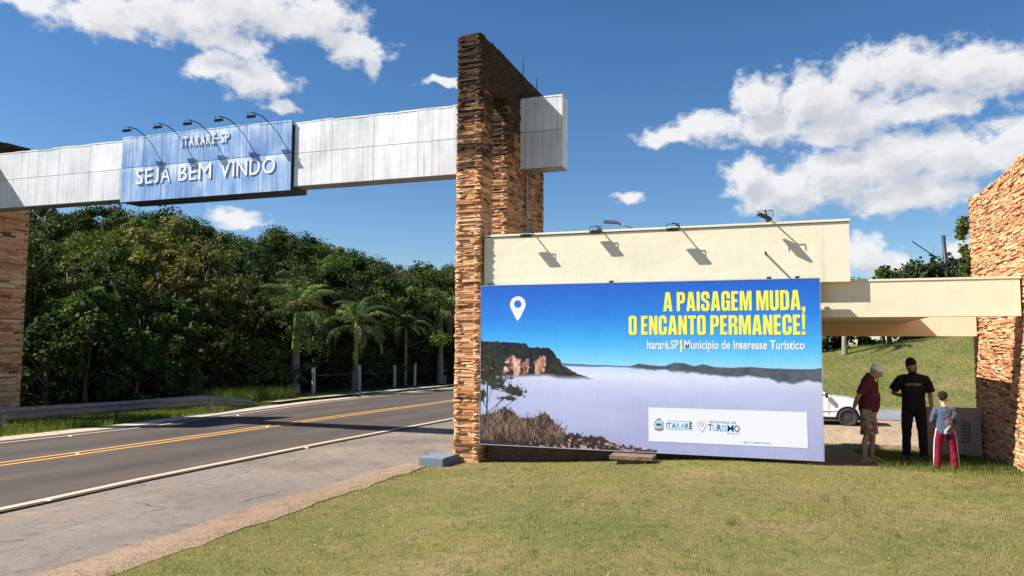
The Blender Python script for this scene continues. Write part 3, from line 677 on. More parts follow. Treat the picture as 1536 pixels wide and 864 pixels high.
# ------------------------------------------------------------------ cream wall with billboard
YC = 13.985; CW0, CW1, CT, CB = -5.56, .921, 4.285, 3.243
cw = thing('cream_wall', 'high cream plastered wall band above the billboard', 'wall', (-2.3, YC + .1, 0))
b = MB(); b.box(CW0, CW1, YC, YC + .24, CB, CT - .052); rel(cw, b).build('wall_face', M_CREAM, cw)
b = MB(); b.box(CW0, CW1 + .015, YC - .022, YC + .262, CT - .038, CT, .002); rel(cw, b).build('coping', M_CAP, cw)
b = MB(); b.box(CW0, CW1 + .004, YC + .01, YC + .23, CT - .0515, CT - .0385); rel(cw, b).build('dark_line', M_BLACK, cw)  # thin near-black line between wall face and coping
b = MB(); b.box(CW0, .25, YC + .26, YC + .40, -.3, CB - .3); rel(cw, b).build('lower_wall', M_EARTH, cw)  # wall coloured soil-dark, putting the shade of the gap below the billboard into its colour
gp = 'bracket floodlights over the cream wall'
floodlight((-4.60, YC - .0, CT + .01), 'leftmost floodlight hanging over the cream wall, nearest the stone pillar', gp, (-.04, -.19, .03), tilt=(.22, .0), head=(.2, .11, .045), root_drop=.02)
floodlight((-3.30, YC - .0, CT + .01), 'second floodlight from the left on the cream wall, under the distant street lamp', gp, (-.03, -.13, .05), tilt=(.22, .0), head=(.2, .11, .045), root_drop=.02)
floodlight((-1.88, YC - .0, CT + .01), 'third floodlight from the left on the cream wall', gp, (-.05, -.2, .02), tilt=(.22, .0), head=(.2, .11, .045), root_drop=.02)
floodlight((-.36, YC - .0, CT + .01), 'rightmost floodlight on the cream wall, tipped up to face left', gp, (-.03, -.24, .16), tilt=(.25, .5), head=(.24, .12, .05), root_drop=.02)
b = MB(); b.tube([(-.393, YC + .05, 3.74), (-.393, YC - .20, 3.745)], .02, 8); o = b.build('pipe_stub', M_DARK); setp(o, 'short dark pipe end sticking out of the cream wall near its right end', 'pipe')
# lower cream beams to the right
YL = 14.13
lb = thing('cream_beam', 'front cream concrete beam running from behind the billboard to the right stone pillar', 'beam', (1.9, YL + .1, 2.66))
b = MB(); b.box(.1, XS - .05, YL, YL + .22, 2.661, 3.245); rel(lb, b).build('beam_face', M_CREAM2, lb)
b = MB(); b.box(.1, XS - .03, YL - .012, YL + .235, 3.249, 3.283); rel(lb, b).build('coping', M_CAP, lb)
rs = thing('roof_slab', 'flat cream concrete roof slab behind the billboard, between the two cream beams', 'roof', (-1, 16, 2.66))
b = MB(); b.box(-5.3, 2.15, YL + .225, 17.345, 2.67, 3.0); rel(rs, b).build('slab', M_CREAM2, rs)
rb_ = thing('cream_beam', 'rear cream beam seen just below the front one', 'beam', (1.9, 17.4, 2.5))
b = MB(); b.box(-.5, XS - .04, 17.35, 17.57, 2.40, 3.05); rel(rb_, b).build('beam_face', M_CREAM2, rb_)
# low service wall at the foot of the right pillar
lw = thing('low_wall', 'low grey concrete wall with a narrow slot, at the foot of the right stone pillar', 'low wall', (2.9, 17.3, 0))
wy0, wy1 = 17.25, 17.43; a0, a1 = 2.33, XS - .05; s0, s1 = 3.02, 3.17
b = MB(); b.box(a0, s0, wy0, wy1, -.3, 1.02); b.box(s1, a1, wy0, wy1, -.3, 1.02); b.box(s0 + .0005, s1 - .0005, wy0 + .001, wy1 - .001, -.3, .36); b.box(s0 + .0005, s1 - .0005, wy0 + .001, wy1 - .001, .76, 1.019)
rel(lw, b).build('wall_face', M_CONC, lw)
b = MB(); b.box(s0 - .01, s1 + .01, wy1 - .06, wy1 - .02, .35, .77); rel(lw, b).build('slot_back', M_BLACK, lw)
b = MB()
for k in range(6): b.box(s0 + .005, s1 - .005, wy0 + .05, wy0 + .06, .385 + k * .062, .43 + k * .062)
rel(lw, b).build('louvre', M_GALV, lw)
# footing blocks
o = MB().box(-6.47, -5.98, 13.12, 13.86, -.2, .125).build('concrete_block', M_CONCG); bevel(o, .012); setp(o, 'low blue-grey concrete block at the foot of the middle stone pillar, beside the road verge', 'concrete block')
lg = thing('concrete_ledge', 'small dark concrete ledge below the lower edge of the billboard', 'ledge', (-2.62, 13.6, .05))
bevel(rel(lg, MB().box(-3.0, -2.25, 13.42, 13.80, .225, .30)).build('slab', M_EARTH, lg), .01); bevel(rel(lg, MB().box(-2.88, -2.37, 13.50, 13.79, -.1, .223)).build('base', M_EARTH, lg), .01)

# ------------------------------------------------------------------ billboard
BX, BY, BZ, BWd, BHt = -5.558, 13.857, .326, 6.0, 2.967
bb = thing('billboard', 'large printed tourism billboard with blue sky, cliff and fog, yellow headline', 'billboard', (BX + 3, BY, 0))
NX, NY = 760, 380
sg, tg = np.meshgrid(np.linspace(0, 1, NX), np.linspace(0, 1, NY))
def fbm(scale, oct=5, seed=0, ax=2.02, rough=.5):
    r = np.random.default_rng(seed); out = np.zeros_like(sg); amp = 1; tot = 0
    for o in range(oct):
        f = scale * 2 ** o; gx, gy = int(f * ax) + 3, int(f) + 3; G = r.random((gy, gx))
        x = sg * f * ax; y = tg * f; xi = np.clip(x.astype(int), 0, gx - 2); yi = np.clip(y.astype(int), 0, gy - 2); fx = x - xi; fy = y - yi
        fx = fx * fx * (3 - 2 * fx); fy = fy * fy * (3 - 2 * fy)
        v = G[yi, xi] * (1 - fx) * (1 - fy) + G[yi, xi + 1] * fx * (1 - fy) + G[yi + 1, xi] * (1 - fx) * fy + G[yi + 1, xi + 1] * fx * fy
        out += v * amp; tot += amp; amp *= rough
    return out / tot
img = np.zeros((NY, NX, 3))
def lerp_stops(v, stops):
    p = [s[0] for s in stops]; return np.stack([np.interp(v, p, [s[1][k] for s in stops]) for k in range(3)], -1)
img[:] = lerp_stops(tg, [(0, (160, 165, 205)), (.5, (150, 212, 240)), (.56, (110, 200, 245)), (.66, (70, 170, 240)), (.8, (45, 130, 225)), (1, (38, 98, 200))])
def put(col, a): 
    global img; a = np.clip(a, 0, 1)[..., None]; img = img * (1 - a) + np.array(col, float) * a if np.ndim(col) == 1 else img * (1 - a) + col * a
e1 = lambda pts, s=sg: np.interp(s, [p[0] for p in pts], [p[1] for p in pts])
px1 = 1 / NY * 1.2
n0, n1_, n2_, n3_ = fbm(6, 6, 1), fbm(24, 4, 2), fbm(60, 3, 3, rough=.7), fbm(3, 4, 4)
# fog sea
fog_top = np.interp(sg, [0, .27, .38, .5, 1], [.51, .508, .497, .49, .47])
fogc = lerp_stops(tg, [(0, (160, 164, 206)), (.15, (172, 177, 216)), (.35, (184, 190, 226)), (.45, (204, 210, 236)), (.5, (186, 208, 236))])
fogc += ((fbm(5, 5, 9, ax=.7) - .5) * 34)[..., None] + (np.exp(-((tg - .44) / .035) ** 2) * 14 * (fbm(9, 4, 29, ax=.8) - .2))[..., None]
put(fogc, (fog_top - tg) / .012 + .5)
hill_far = [(.25, .512), (.3, .512), (.38, .506), (.47, .503), (.6, .5)]
put((88, 120, 150), np.minimum((e1(hill_far) + (n1_ - .5) * .008 - tg) / px1, (tg - .494 + (n0 - .5) * .01) / .004) * (sg < .6))
HT = [(0.383, 0.49), (0.44, 0.492), (0.468, 0.498), (0.499, 0.518), (0.538, 0.508), (0.576, 0.505), (0.602, 0.526), (0.631, 0.524), (0.66, 0.507), (0.685, 0.519), (0.718, 0.503), (0.766, 0.5), (0.806, 0.507), (0.846, 0.502), (0.923, 0.498), (0.98, 0.499), (1.003, 0.507)]
HB = [(0.383, 0.489), (0.468, 0.489), (0.529, 0.473), (0.58, 0.473), (0.61, 0.469), (0.685, 0.457), (0.758, 0.438), (0.806, 0.444), (0.861, 0.438), (0.884, 0.418), (0.923, 0.41), (0.961, 0.426), (1.002, 0.415)]
hc = np.stack([52 + 50 * n1_, 62 + 46 * n1_, 78 + 40 * n1_], -1) + ((sg - .4) * 12)[..., None]
put(hc, np.minimum((e1(HT) + (n1_ - .5) * .006 - tg) / px1, (tg - e1(HB) + (n1_ - .5) * .025) / .014) * (sg > .42))
# cliff
CT_ = [(-0.004, 0.65), (0.099, 0.642), (0.15, 0.634), (0.161, 0.61), (0.221, 0.61), (0.24, 0.578), (0.251, 0.545), (0.259, 0.537), (0.266, 0.504), (0.307, 0.461), (0.347, 0.43), (0.379, 0.411), (.5, .3)]
CBm = [(0, .40), (.17, .425), (.22, .425), (.26, .415), (.38, .412), (.5, .41)]
cm = np.minimum((e1(CT_) + (n2_ - .5) * .018 - tg) / px1, (tg - e1(CBm) + (n0 - .5) * .03) / .03)
cc_ = np.stack([14 + 46 * n2_ * n1_ * 2, 17 + 44 * n2_ * n1_ * 2, 26 + 30 * n2_], -1)
put(cc_, cm)
rock = fbm(16, 4, 11, ax=5); rk = np.stack([178 + 190 * (rock - .5), 128 + 190 * (rock - .5), 112 + 170 * (rock - .5)], -1) * (.62 + .75 * fbm(40, 3, 41, ax=3.5, rough=.7))[..., None]
for s0_, t0_, w_, h_, ti in ((.095, .505, .017, .055, .1), (.122, .49, .012, .05, .05), (.146, .475, .014, .05, .02), (.155, .52, .007, .03, 0), (.193, .49, .016, .066, -.03), (.207, .53, .008, .03, 0), (.02, .475, .035, .018, 0), (.128, .455, .02, .03, 0)):
    q = 1 - (np.abs((sg - s0_ - (tg - t0_) * ti) / w_) ** 3 + np.abs((tg - t0_) / h_) ** 3) + (rock - .5) * 3.4 + (n2_ - .5) * 2.2 - .1
    put(rk, q * 2.2 * (cm > .6))
put(fogc, 1 - (tg - (np.interp(sg, [0, .2, .38, .42], [.405, .42, .40, .38])) - (n0 - .5) * .05) / .028 - (sg > .5) * 9 if False else (np.interp(sg, [0, .2, .3, .4], [.43, .43, .415, .40]) + (n0 - .5) * .06 - tg) / .03 * (sg < .46))
# tree at left
def seg(a, b, w, col=(40, 36, 38), al=1.):
    ax_, ay = a; bx, by = b; dx, dy = (bx - ax_) * 2.02, by - ay; L2 = dx * dx + dy * dy
    u = np.clip((((sg - ax_) * 2.02) * dx + (tg - ay) * dy) / L2, 0, 1)
    d = np.hypot((sg - ax_) * 2.02 - u * dx, tg - ay - u * dy); put(col, (w - d) / px1 * al)
for a, b_, w in (((.021, .17), (.024, .42), .006), ((.021, .19), (.11, .34), .0035), ((.03, .16), (.075, .3), .003), ((.022, .22), (-.01, .33), .0035), ((.024, .26), (.05, .40), .003), ((.06, .2), (.13, .31), .003), ((.0, .2), (.0, .3), .003)): seg(a, b_, w)
for s0_, t0_, w_, h_ in ((.015, .53, .055, .09), (.06, .52, .03, .07), (.01, .42, .04, .05), (.06, .41, .045, .05), (.10, .345, .04, .035), (.13, .315, .018, .018), (.07, .36, .03, .04), (.0, .31, .018, .04), (.03, .6, .06, .04), (.12, .33, .025, .02), (.09, .29, .03, .015)):
    q = 1 - np.hypot((sg - s0_) / w_, (tg - t0_) / h_) + (n1_ - .5) * 1.8 + (n2_ - .5) * 2.0
    put(np.stack([22 + 50 * n2_, 26 + 48 * n2_, 24 + 26 * n2_], -1), q * 3)
# foreground grass and rocks
GT = [(-0.001, 0.185), (0.05, .2), (0.08, 0.235), (.11, .21), (0.131, 0.165), (0.18, .18), (0.211, 0.205), (0.251, 0.134), (0.28, 0.095), (.33, .085), (0.379, 0.081), (0.443, 0.033), (.5, .022), (0.55, 0.012), (.56, -.02), (1, -.02)]
gm = (e1(GT) + (n2_ - .5) * .05 - tg) / px1
put(np.stack([40 + 95 * (n2_ - .3), 32 + 78 * (n2_ - .3), 32 + 60 * (n2_ - .3)], -1) * (.6 + .8 * n1_)[..., None], gm)
r_ = np.random.default_rng(5)
for k in range(520):
    s_ = r_.uniform(0, .27); bt = r_.uniform(.02, max(.03, np.interp(s_, [p[0] for p in GT], [p[1] for p in GT]) - .03)); L = r_.uniform(.03, .075); ln = r_.normal(0, .013)
    i0 = max(0, int((s_ - .04) * NX)); i1 = min(NX, int((s_ + .04) * NX)); j0 = max(0, int((bt - .01) * NY)); j1 = min(NY, int((bt + L + .01) * NY))
    S_, T_ = sg[j0:j1, i0:i1], tg[j0:j1, i0:i1]; u = np.clip((T_ - bt) / L, 0, 1); d = np.abs((S_ - s_) - ln * u ** 1.6) * 2.02
    a = np.clip((.0028 - d) / .002, 0, 1) * (T_ > bt) * (T_ < bt + L); v = r_.uniform(.2, 1.05); col = np.array((180, 146, 124)) * v
    img[j0:j1, i0:i1] = img[j0:j1, i0:i1] * (1 - a[..., None] * .75) + col * a[..., None] * .75
q = (n1_ * .6 + n2_ * .6 - .62) * 9 * (tg < e1([(.1, .02), (.25, .05), (.3, .065), (.38, .055), (.45, .02), (.55, .0)])) * (sg > .12) * (sg < .5)
put(np.stack([170 + 60 * (n2_ - .5), 140 + 60 * (n2_ - .5), 135 + 60 * (n2_ - .5)], -1), q)
img += (fbm(90, 1, 20) - .5)[..., None] * 5
for s_ in (.125, .25, .375, .5, .625, .75, .875): img *= (1 - .035 * np.exp(-((sg - s_) / .0012) ** 2))[..., None]
img = np.clip(img, 0, 255) / 255.
lin = np.where(img <= .04045, img / 12.92, ((img + .055) / 1.055) ** 2.4) * .92
v = np.stack([BX - bb.location.x + sg * BWd, np.zeros_like(sg), BZ + tg * BHt], -1).reshape(-1, 3)
i = np.arange((NY - 1) * (NX - 1)); rr = i // (NX - 1); c_ = i % (NX - 1); a = rr * NX + c_
M_PRINT = mat('printed_banner_vinyl', rough=.45, spec=.3); t = M_PRINT.node_tree
at = t.nodes.new('ShaderNodeAttribute'); at.attribute_name = 'print'; base(M_PRINT, at.outputs['Color'])
wv = noise(t, 1, 3, .5, posn(t, (1.4, 1, .5))); bump(t, wv.outputs['Fac'], .3, .05)
me = np_mesh('printed_sheet', v, np.stack([a, a + 1, a + NX + 1, a + NX], -1), M_PRINT)
ca = me.color_attributes.new('print', 'FLOAT_COLOR', 'POINT'); ca.data.foreach_set('color', np.concatenate([lin.reshape(-1, 3), np.ones((NX * NY, 1))], -1).astype(np.float32).ravel())
link('printed_sheet', me, bb)
M_ALU = mat('pale_aluminium_edge', (.45, .5, .62), .4, .3)
b = MB(); b.box(BX + .01, BX + BWd - .01, BY + .004, BY + .05, BZ + .01, BZ + BHt - .01); rel(bb, b).build('backing', M_DARK, bb)
b = MB(); e = .012
b.box(BX - .004, BX + BWd + .004, BY - .004, BY + .055, BZ - e, BZ - .001); b.box(BX - .004, BX + BWd + .004, BY - .004, BY + .055, BZ + BHt + .001, BZ + BHt + e); b.box(BX - e, BX - .005, BY - .004, BY + .055, BZ - e, BZ + BHt + e); b.box(BX + BWd + .005, BX + BWd + e, BY - .004, BY + .055, BZ - e, BZ + BHt + e)
rel(bb, b).build('frame', M_ALU, bb)
for x in (-5.4, -3.05, -.35, .1):
    b = MB(); b.box(x - .035, x + .035, BY - .005, BY + .06, BZ + BHt + .013, BZ + BHt + .045, .004); rel(bb, b).build('clamp', M_DARK, bb)
# flat print drawn as shapes 3 mm proud
def flat(name, color): m = mat(name, color, .5, 0, .3); return m
M_PY = flat('print_yellow', (.80, .78, .10)); M_PW = flat('print_white', (.74, .76, .82)); M_PNAVY = flat('print_navy', (.015, .06, .16)); M_PBLUE = flat('print_blue', (.02, .20, .50)); M_PSKY = flat('print_cyan', (.10, .50, .78)); M_PGREY = flat('print_grey', (.25, .26, .3)); M_PTEAL = flat('print_teal', (.22, .58, .62)); M_PBROWN = flat('print_brown', (.3, .15, .12))
def shape(conts, x0, z0, sx_, sz_, y, m, root, name):
    cu = bpy.data.curves.new('c', 'CURVE'); cu.dimensions = '2D'; cu.fill_mode = 'BOTH'
    for pts in conts:
        sp = cu.splines.new('POLY'); sp.points.add(len(pts) - 1); sp.use_cyclic_u = True
        for p, q in zip(sp.points, pts): p.co = (q[0], q[1], 0, 1)
    to = bpy.data.objects.new('c', cu); C.objects.link(to); bpy.context.view_layer.update(); me = bpy.data.meshes.new_from_object(to); bpy.data.objects.remove(to); bpy.data.curves.remove(cu)
    for v_ in me.vertices: v_.co = (x0 + v_.co.x * sx_ - root.location.x, y - root.location.y, z0 + v_.co.y * sz_ - root.location.z)
    me.materials.clear(); me.materials.append(m); return link(name, me, root)
# heavy condensed glyphs (width in em of height 1)
def rrect(x0, y0, x1, y1, r, n=4):
    out = []
    for cx, cy, a0 in ((x1 - r, y1 - r, 0), (x0 + r, y1 - r, 90), (x0 + r, y0 + r, 180), (x1 - r, y0 + r, 270)):
        for k in range(n + 1):
            a = math.radians(a0 + 90 * k / n); out.append((cx + r * math.cos(a), cy + r * math.sin(a)))
    return out
w, s = .46, .175
GL = {
 'A': (.50, [[(0, 0), (.13, 1), (.37, 1), (.50, 0), (.325, 0), (.305, .17), (.195, .17), (.175, 0)], [(.21, .33), (.29, .33), (.25, .74)]]),
 'P': (w, [[(0, 0), (0, 1), (.28, 1), (.40, .96), (.46, .84), (.46, .56), (.40, .44), (.28, .40), (s, .40), (s, 0)], [(s, .55), (.25, .55), (.285, .60), (.285, .80), (.25, .85), (s, .85)]]),
 'I': (s, [[(0, 0), (s, 0), (s, 1), (0, 1)]]),
 'S': (w, [[(.46, .64), (.46, .82), (.42, .94), (.32, 1.01), (.14, 1.01), (.04, .94), (0, .82), (0, .64), (.06, .54), (.24, .42), (.285, .35), (.285, .19), (.23, .14), (.175, .19), (.175, .36), (0, .36), (0, .18), (.04, .06), (.14, -.01), (.32, -.01), (.42, .06), (.46, .18), (.46, .38), (.40, .50), (.22, .62), (.175, .68), (.175, .80), (.23, .86), (.285, .80), (.285, .64)]]),
 'G': (w, [[(.46, .62), (.46, .82), (.42, .94), (.32, 1.01), (.14, 1.01), (.04, .94), (0, .82), (0, .18), (.04, .06), (.14, -.01), (.25, -.01), (.31, .06), (.34, 0), (.46, 0), (.46, .53), (.235, .53), (.235, .39), (.285, .39), (.285, .19), (.23, .14), (.175, .19), (.175, .81), (.23, .86), (.285, .81), (.285, .62)]]),
 'E': (.38, [[(0, 0), (.36, 0), (.36, .16), (s, .16), (s, .43), (.33, .43), (.33, .58), (s, .58), (s, .84), (.36, .84), (.36, 1), (0, 1)]]),
 'M': (.62, [[(0, 0), (.15, 0), (.15, .66), (.24, 0), (.38, 0), (.47, .66), (.47, 0), (.62, 0), (.62, 1), (.40, 1), (.31, .45), (.22, 1), (0, 1)]]),
 'U': (w, [[(0, 1), (0, .18), (.04, .06), (.14, -.01), (.32, -.01), (.42, .06), (.46, .18), (.46, 1), (.285, 1), (.285, .19), (.23, .14), (.175, .19), (.175, 1)]]),
 'D': (w, [[(0, 0), (.28, 0), (.40, .04), (.46, .16), (.46, .84), (.40, .96), (.28, 1), (0, 1)], [(s, .15), (.25, .15), (.285, .20), (.285, .80), (.25, .85), (s, .85)]]),
 'O': (w, [rrect(0, -.01, .46, 1.01, .15), rrect(.175, .14, .285, .86, .05)]),
 'N': (.47, [[(0, 0), (.16, 0), (.16, .50), (.30, 0), (.47, 0), (.47, 1), (.31, 1), (.31, .52), (.18, 1), (0, 1)]]),
 'C': (w, [[(.46, .60), (.46, .82), (.42, .94), (.32, 1.01), (.14, 1.01), (.04, .94), (0, .82), (0, .18), (.04, .06), (.14, -.01), (.32, -.01), (.42, .06), (.46, .18), (.46, .42), (.285, .42), (.285, .19), (.23, .14), (.175, .19), (.175, .81), (.23, .86), (.285, .81), (.285, .60)]]),
 'T': (.42, [[(0, 1), (0, .84), (.123, .84), (.123, 0), (.297, 0), (.297, .84), (.42, .84), (.42, 1)]]),
 'R': (.47, [[(0, 0), (s, 0), (s, .42), (.24, .42), (.285, .37), (.285, 0), (.46, 0), (.46, .38), (.42, .47), (.34, .50), (.43, .56), (.46, .64), (.46, .84), (.40, .96), (.28, 1), (0, 1)], [(s, .56), (.25, .56), (.285, .61), (.285, .80), (.25, .85), (s, .85)]]),
 ',': (s, [[(0, .16), (s, .16), (s, 0), (.09, -.2), (0, -.2), (.06, -.03), (0, -.03)]]),
 '!': (s, [[(0, 0), (s, 0), (s, .17), (0, .17)], [(.035, .25), (.14, .25), (s, 1), (0, 1)]]),
}
def heavy(txt, x0, x1, z0, z1, root):
    gap = .06; tot = sum(.18 if c == ' ' else GL[c][0] + gap for c in txt) - gap; k = (x1 - x0) / tot; x = x0
    for c in txt:
        if c == ' ': x += .18 * k; continue
        shape(GL[c][1], x, z0, k, z1 - z0, BY - .003, M_PY, root, 'printed_letter'); x += (GL[c][0] + gap) * k
heavy('A PAISAGEM MUDA,', -2.12, .215, 2.775, 3.11, bb); heavy('O ENCANTO PERMANECE!', -2.735, .21, 2.365, 2.70, bb)
text_part(bb, 'Itararé,SP', -2.41, -1.86, 2.085, 2.275, BY - .003, 0, M_PW, bold=.018, name='printed_text')
text_part(bb, 'Município de Interesse Turístico', -1.765, .19, 2.07, 2.275, BY - .003, 0, M_PW, bold=.018, name='printed_text')
rel(bb, MB().add([(-1.835, BY - .003, 2.07), (-1.80, BY - .003, 2.07), (-1.80, BY - .003, 2.28), (-1.835, BY - .003, 2.28)], [(0, 1, 2, 3)])).build('printed_bar', M_PY, bb)
def pin(cx, zt, wd, ht):
    r = wd / 2; cz = zt - r; out = []
    for k in range(25):
        a = math.radians(-28 + 236 * k / 24); out.append((cx + r * math.cos(a), cz + r * math.sin(a)))
    out.append((cx - wd * .16, zt - ht * .86)); out.append((cx, zt - ht)); out.append((cx + wd * .16, zt - ht * .86)); return out
circ = lambda cx, cz, r, n=24: [(cx + r * math.cos(2 * math.pi * k / n), cz + r * math.sin(2 * math.pi * k / n)) for k in range(n)]
shape([pin(-4.823, 3.085, .31, .465), circ(-4.823, 2.94, .072)], 0, 0, 1, 1, BY - .003, M_PW, bb, 'map_pin_symbol')
# white logo panel (two codes beside the logos are left out)
LX0, LX1, LZ0, LZ1 = -2.395, .205, .515, 1.10
rel(bb, MB().add([(LX0, BY - .003, LZ0), (LX1, BY - .003, LZ0), (LX1, BY - .003, LZ1), (LX0, BY - .003, LZ1)], [(0, 1, 2, 3)])).build('logo_panel', M_PW, bb)
bx_ = lambda s: BX + 6 * s; bz_ = lambda q: BZ + BHt * q; yl = BY - .005
cx, cz = -2.215, .81
shape([circ(cx, cz, .085), circ(cx, cz, .072)], 0, 0, 1, 1, yl, M_PGREY, bb, 'crest_ring')
shape([[(cx - .055, cz + .045), (cx + .055, cz + .045), (cx + .055, cz - .015), (cx + .03, cz - .05), (cx, cz - .062), (cx - .03, cz - .05), (cx - .055, cz - .015)]], 0, 0, 1, 1, yl, M_PTEAL, bb, 'crest_shield')
shape([[(cx - .045, cz + .005), (cx - .015, cz + .02), (cx + .02, cz + .004), (cx + .045, cz + .012), (cx + .045, cz - .02), (cx - .045, cz - .02)]], 0, 0, 1, 1, yl - .001, M_PNAVY, bb, 'crest_hills')
shape([[(cx - .08, cz - .055), (cx - .04, cz - .075), (cx, cz - .09), (cx + .04, cz - .075), (cx + .08, cz - .055), (cx + .075, cz - .085), (cx, cz - .115), (cx - .075, cz - .085)]], 0, 0, 1, 1, yl - .001, M_PBROWN, bb, 'crest_ribbon')
shape([[(cx - .035, cz + .082), (cx - .035, cz + .108), (cx - .018, cz + .098), (cx, cz + .112), (cx + .018, cz + .098), (cx + .035, cz + .108), (cx + .035, cz + .082)]], 0, 0, 1, 1, yl - .001, M_PGREY, bb, 'crest_crown')
def cword(txt, cols, x0, x1, z0, z1, bold, wd):
    for (ch, a, q), m in zip(layout(txt, x0, x1, wd, .07), cols): text_part(bb, ch, a, q, z0, z1 + (.03 if ch == 'É' else 0), yl, 0, m, bold=bold, name='printed_letter')
cword('ITARARÉ', [M_PNAVY, M_PBLUE, M_PBLUE, M_PSKY, M_PSKY, M_PBLUE, M_PNAVY], -2.085, -1.645, .755, .848, .03, WD)
for z, m in ((.875, M_PSKY), (.732, M_PSKY)): shape([[(-2.085, z), (-1.645, z), (-1.645, z + .008), (-2.085, z + .008)]], 0, 0, 1, 1, yl, m, bb, 'printed_rule')
shape([pin(-1.485, .905, .15, .205), [(x * .9 - .1485, z * .93 + .0605) for x, z in pin(-1.485, .905, .15, .205)]], 0, 0, 1, 1, yl, M_PGREY, bb, 'pin_outline')
shape([circ(-1.485, .835, .032), circ(-1.485, .835, .024)], 0, 0, 1, 1, yl, M_PGREY, bb, 'pin_outline')
text_part(bb, 'SECRETARIA DE', -1.365, -.925, .865, .905, yl, 0, M_PGREY, name='printed_text')
cword('TURISMO', [M_PNAVY, M_PSKY, M_PNAVY, M_PSKY, M_PSKY, M_PNAVY, M_PNAVY], -1.38, -.865, .735, .845, .012, {**WD, 'U': .6, 'I': .12})
text_part(bb, 'Itararé-SP', -1.07, -.87, .695, .72, yl, 0, M_PGREY, name='printed_text')
text_part(bb, '@SETTURISMOITARARE', -.81, -.37, .545, .585, yl, 0, M_PTEAL, bold=.01, name='printed_text')
#PART3
# ------------------------------------------------------------------ guardrail
gr = thing('guardrail', 'grey galvanised steel guardrail beside the far lane, sloping into the grass at its end', 'guardrail', (-18.8, 16, 0))
GP = [(-20.4, 1.0, .56), (-19.2, 10.0, .56), (-18.78, 14.4, .545), (-18.62, 18.2, .50), (-18.95, 21.9, .46), (-19.5, 25.0, .12), (-19.8, 26.4, -.25)]
gpts = []
for i in range(len(GP) - 1):
    p, q = Vector(GP[i]), Vector(GP[i + 1]); n = max(2, int((q - p).length / .5))
    for k in range(n): gpts.append(p.lerp(q, k / n))
gpts.append(Vector(GP[-1]))
prof = [(0, 0), (0, -.02), (.045, -.05), (.07, -.075), (.07, -.095), (.012, -.13), (.0, -.15), (0, -.17), (.012, -.19), (.07, -.225), (.07, -.245), (.045, -.27), (0, -.30), (0, -.318)]
b = MB(); vs = []; fs = []; k = len(prof)
for i, p in enumerate(gpts):
    t_ = (gpts[min(i + 1, len(gpts) - 1)] - gpts[max(i - 1, 0)]); t_.z = 0; t_.normalize(); nrm = Vector((t_.y, -t_.x, 0))
    for a, z in prof: vs.append(p + nrm * a + Vector((0, 0, z)))
for i in range(len(gpts) - 1):
    for j in range(k - 1): fs.append((i * k + j, (i + 1) * k + j, (i + 1) * k + j + 1, i * k + j + 1))
b.add(vs, fs)
M_RAIL = mat('weathered_galvanised_rail', (.21, .19, .17), .55, .5); t = M_RAIL.node_tree
nn = noise(t, 3, 4, .6, posn(t)); base(M_RAIL, ramp(t, nn.outputs['Fac'], [(.3, (.17, .155, .14)), (.7, (.27, .255, .24))]))
o = rel(gr, b).build('rail', M_RAIL, gr, True); sd = o.modifiers.new('solid', 'SOLIDIFY'); sd.thickness = .004
for (x, y, z) in ((-19.45, 6.2, .4), (-19.08, 10.3, .40), (-18.86, 14.5, .38), (-18.74, 18.1, .36), (-19.12, 22.3, .30)):
    b = MB(); g0_ = float(np.interp(y, [10, 60], [0, -.5])) - .4
    b.box(x - .06, x - .052, y - .05, y + .05, g0_, z); b.box(x + .052, x + .06, y - .05, y + .05, g0_, z); b.box(x - .0515, x + .0515, y - .004, y + .004, g0_, z)
    rel(gr, b).build('post', M_RAIL, gr)
    b = MB(); b.box(x + .065, x + .15, y - .07, y + .07, z - .22, z - .01); rel(gr, b).build('spacer', M_RAIL, gr)

# ------------------------------------------------------------------ wooden fence posts by the palms
for i, (x, y, h) in enumerate(((-22.4, 33.6, 1.35), (-23.0, 39.0, 1.4), (-23.5, 44.1, 1.35), (-23.6, 47.1, 1.45), (-23.9, 52.6, 1.4))):
    z = float(H(x, y)); b = MB(); b.tube([(0, 0, -.2), (.01, 0, h * .5), (random.uniform(-.04, .04), 0, h)], [.10, .095, .09], 9)
    o = b.build('fence_post', M_POSTW); o.location = (x, y, z)
    setp(o, ['nearest pale wooden fence post, beside the largest palm', 'pale wooden fence post just left of the second palm trunk', 'pale wooden fence post right of the second palm', 'slim wooden fence post beside the thin palm', 'farthest wooden fence post, left of the last palm'][i], 'fence post', 'pale wooden fence posts along the far verge')
fw = MB()
for z in (.45, .85, 1.2):
    fw.v = fw.v; 
b = MB()
for z in (.9,): b.tube([(-22.4, 33.6, z - .2), (-23.0, 39, z - .25), (-23.5, 44.1, z - .3), (-23.9, 52.6, z - .35)], .008, 5)
o = b.build('fence_wire', M_GALV); setp(o, 'thin wire strung between the pale wooden fence posts', 'wire')

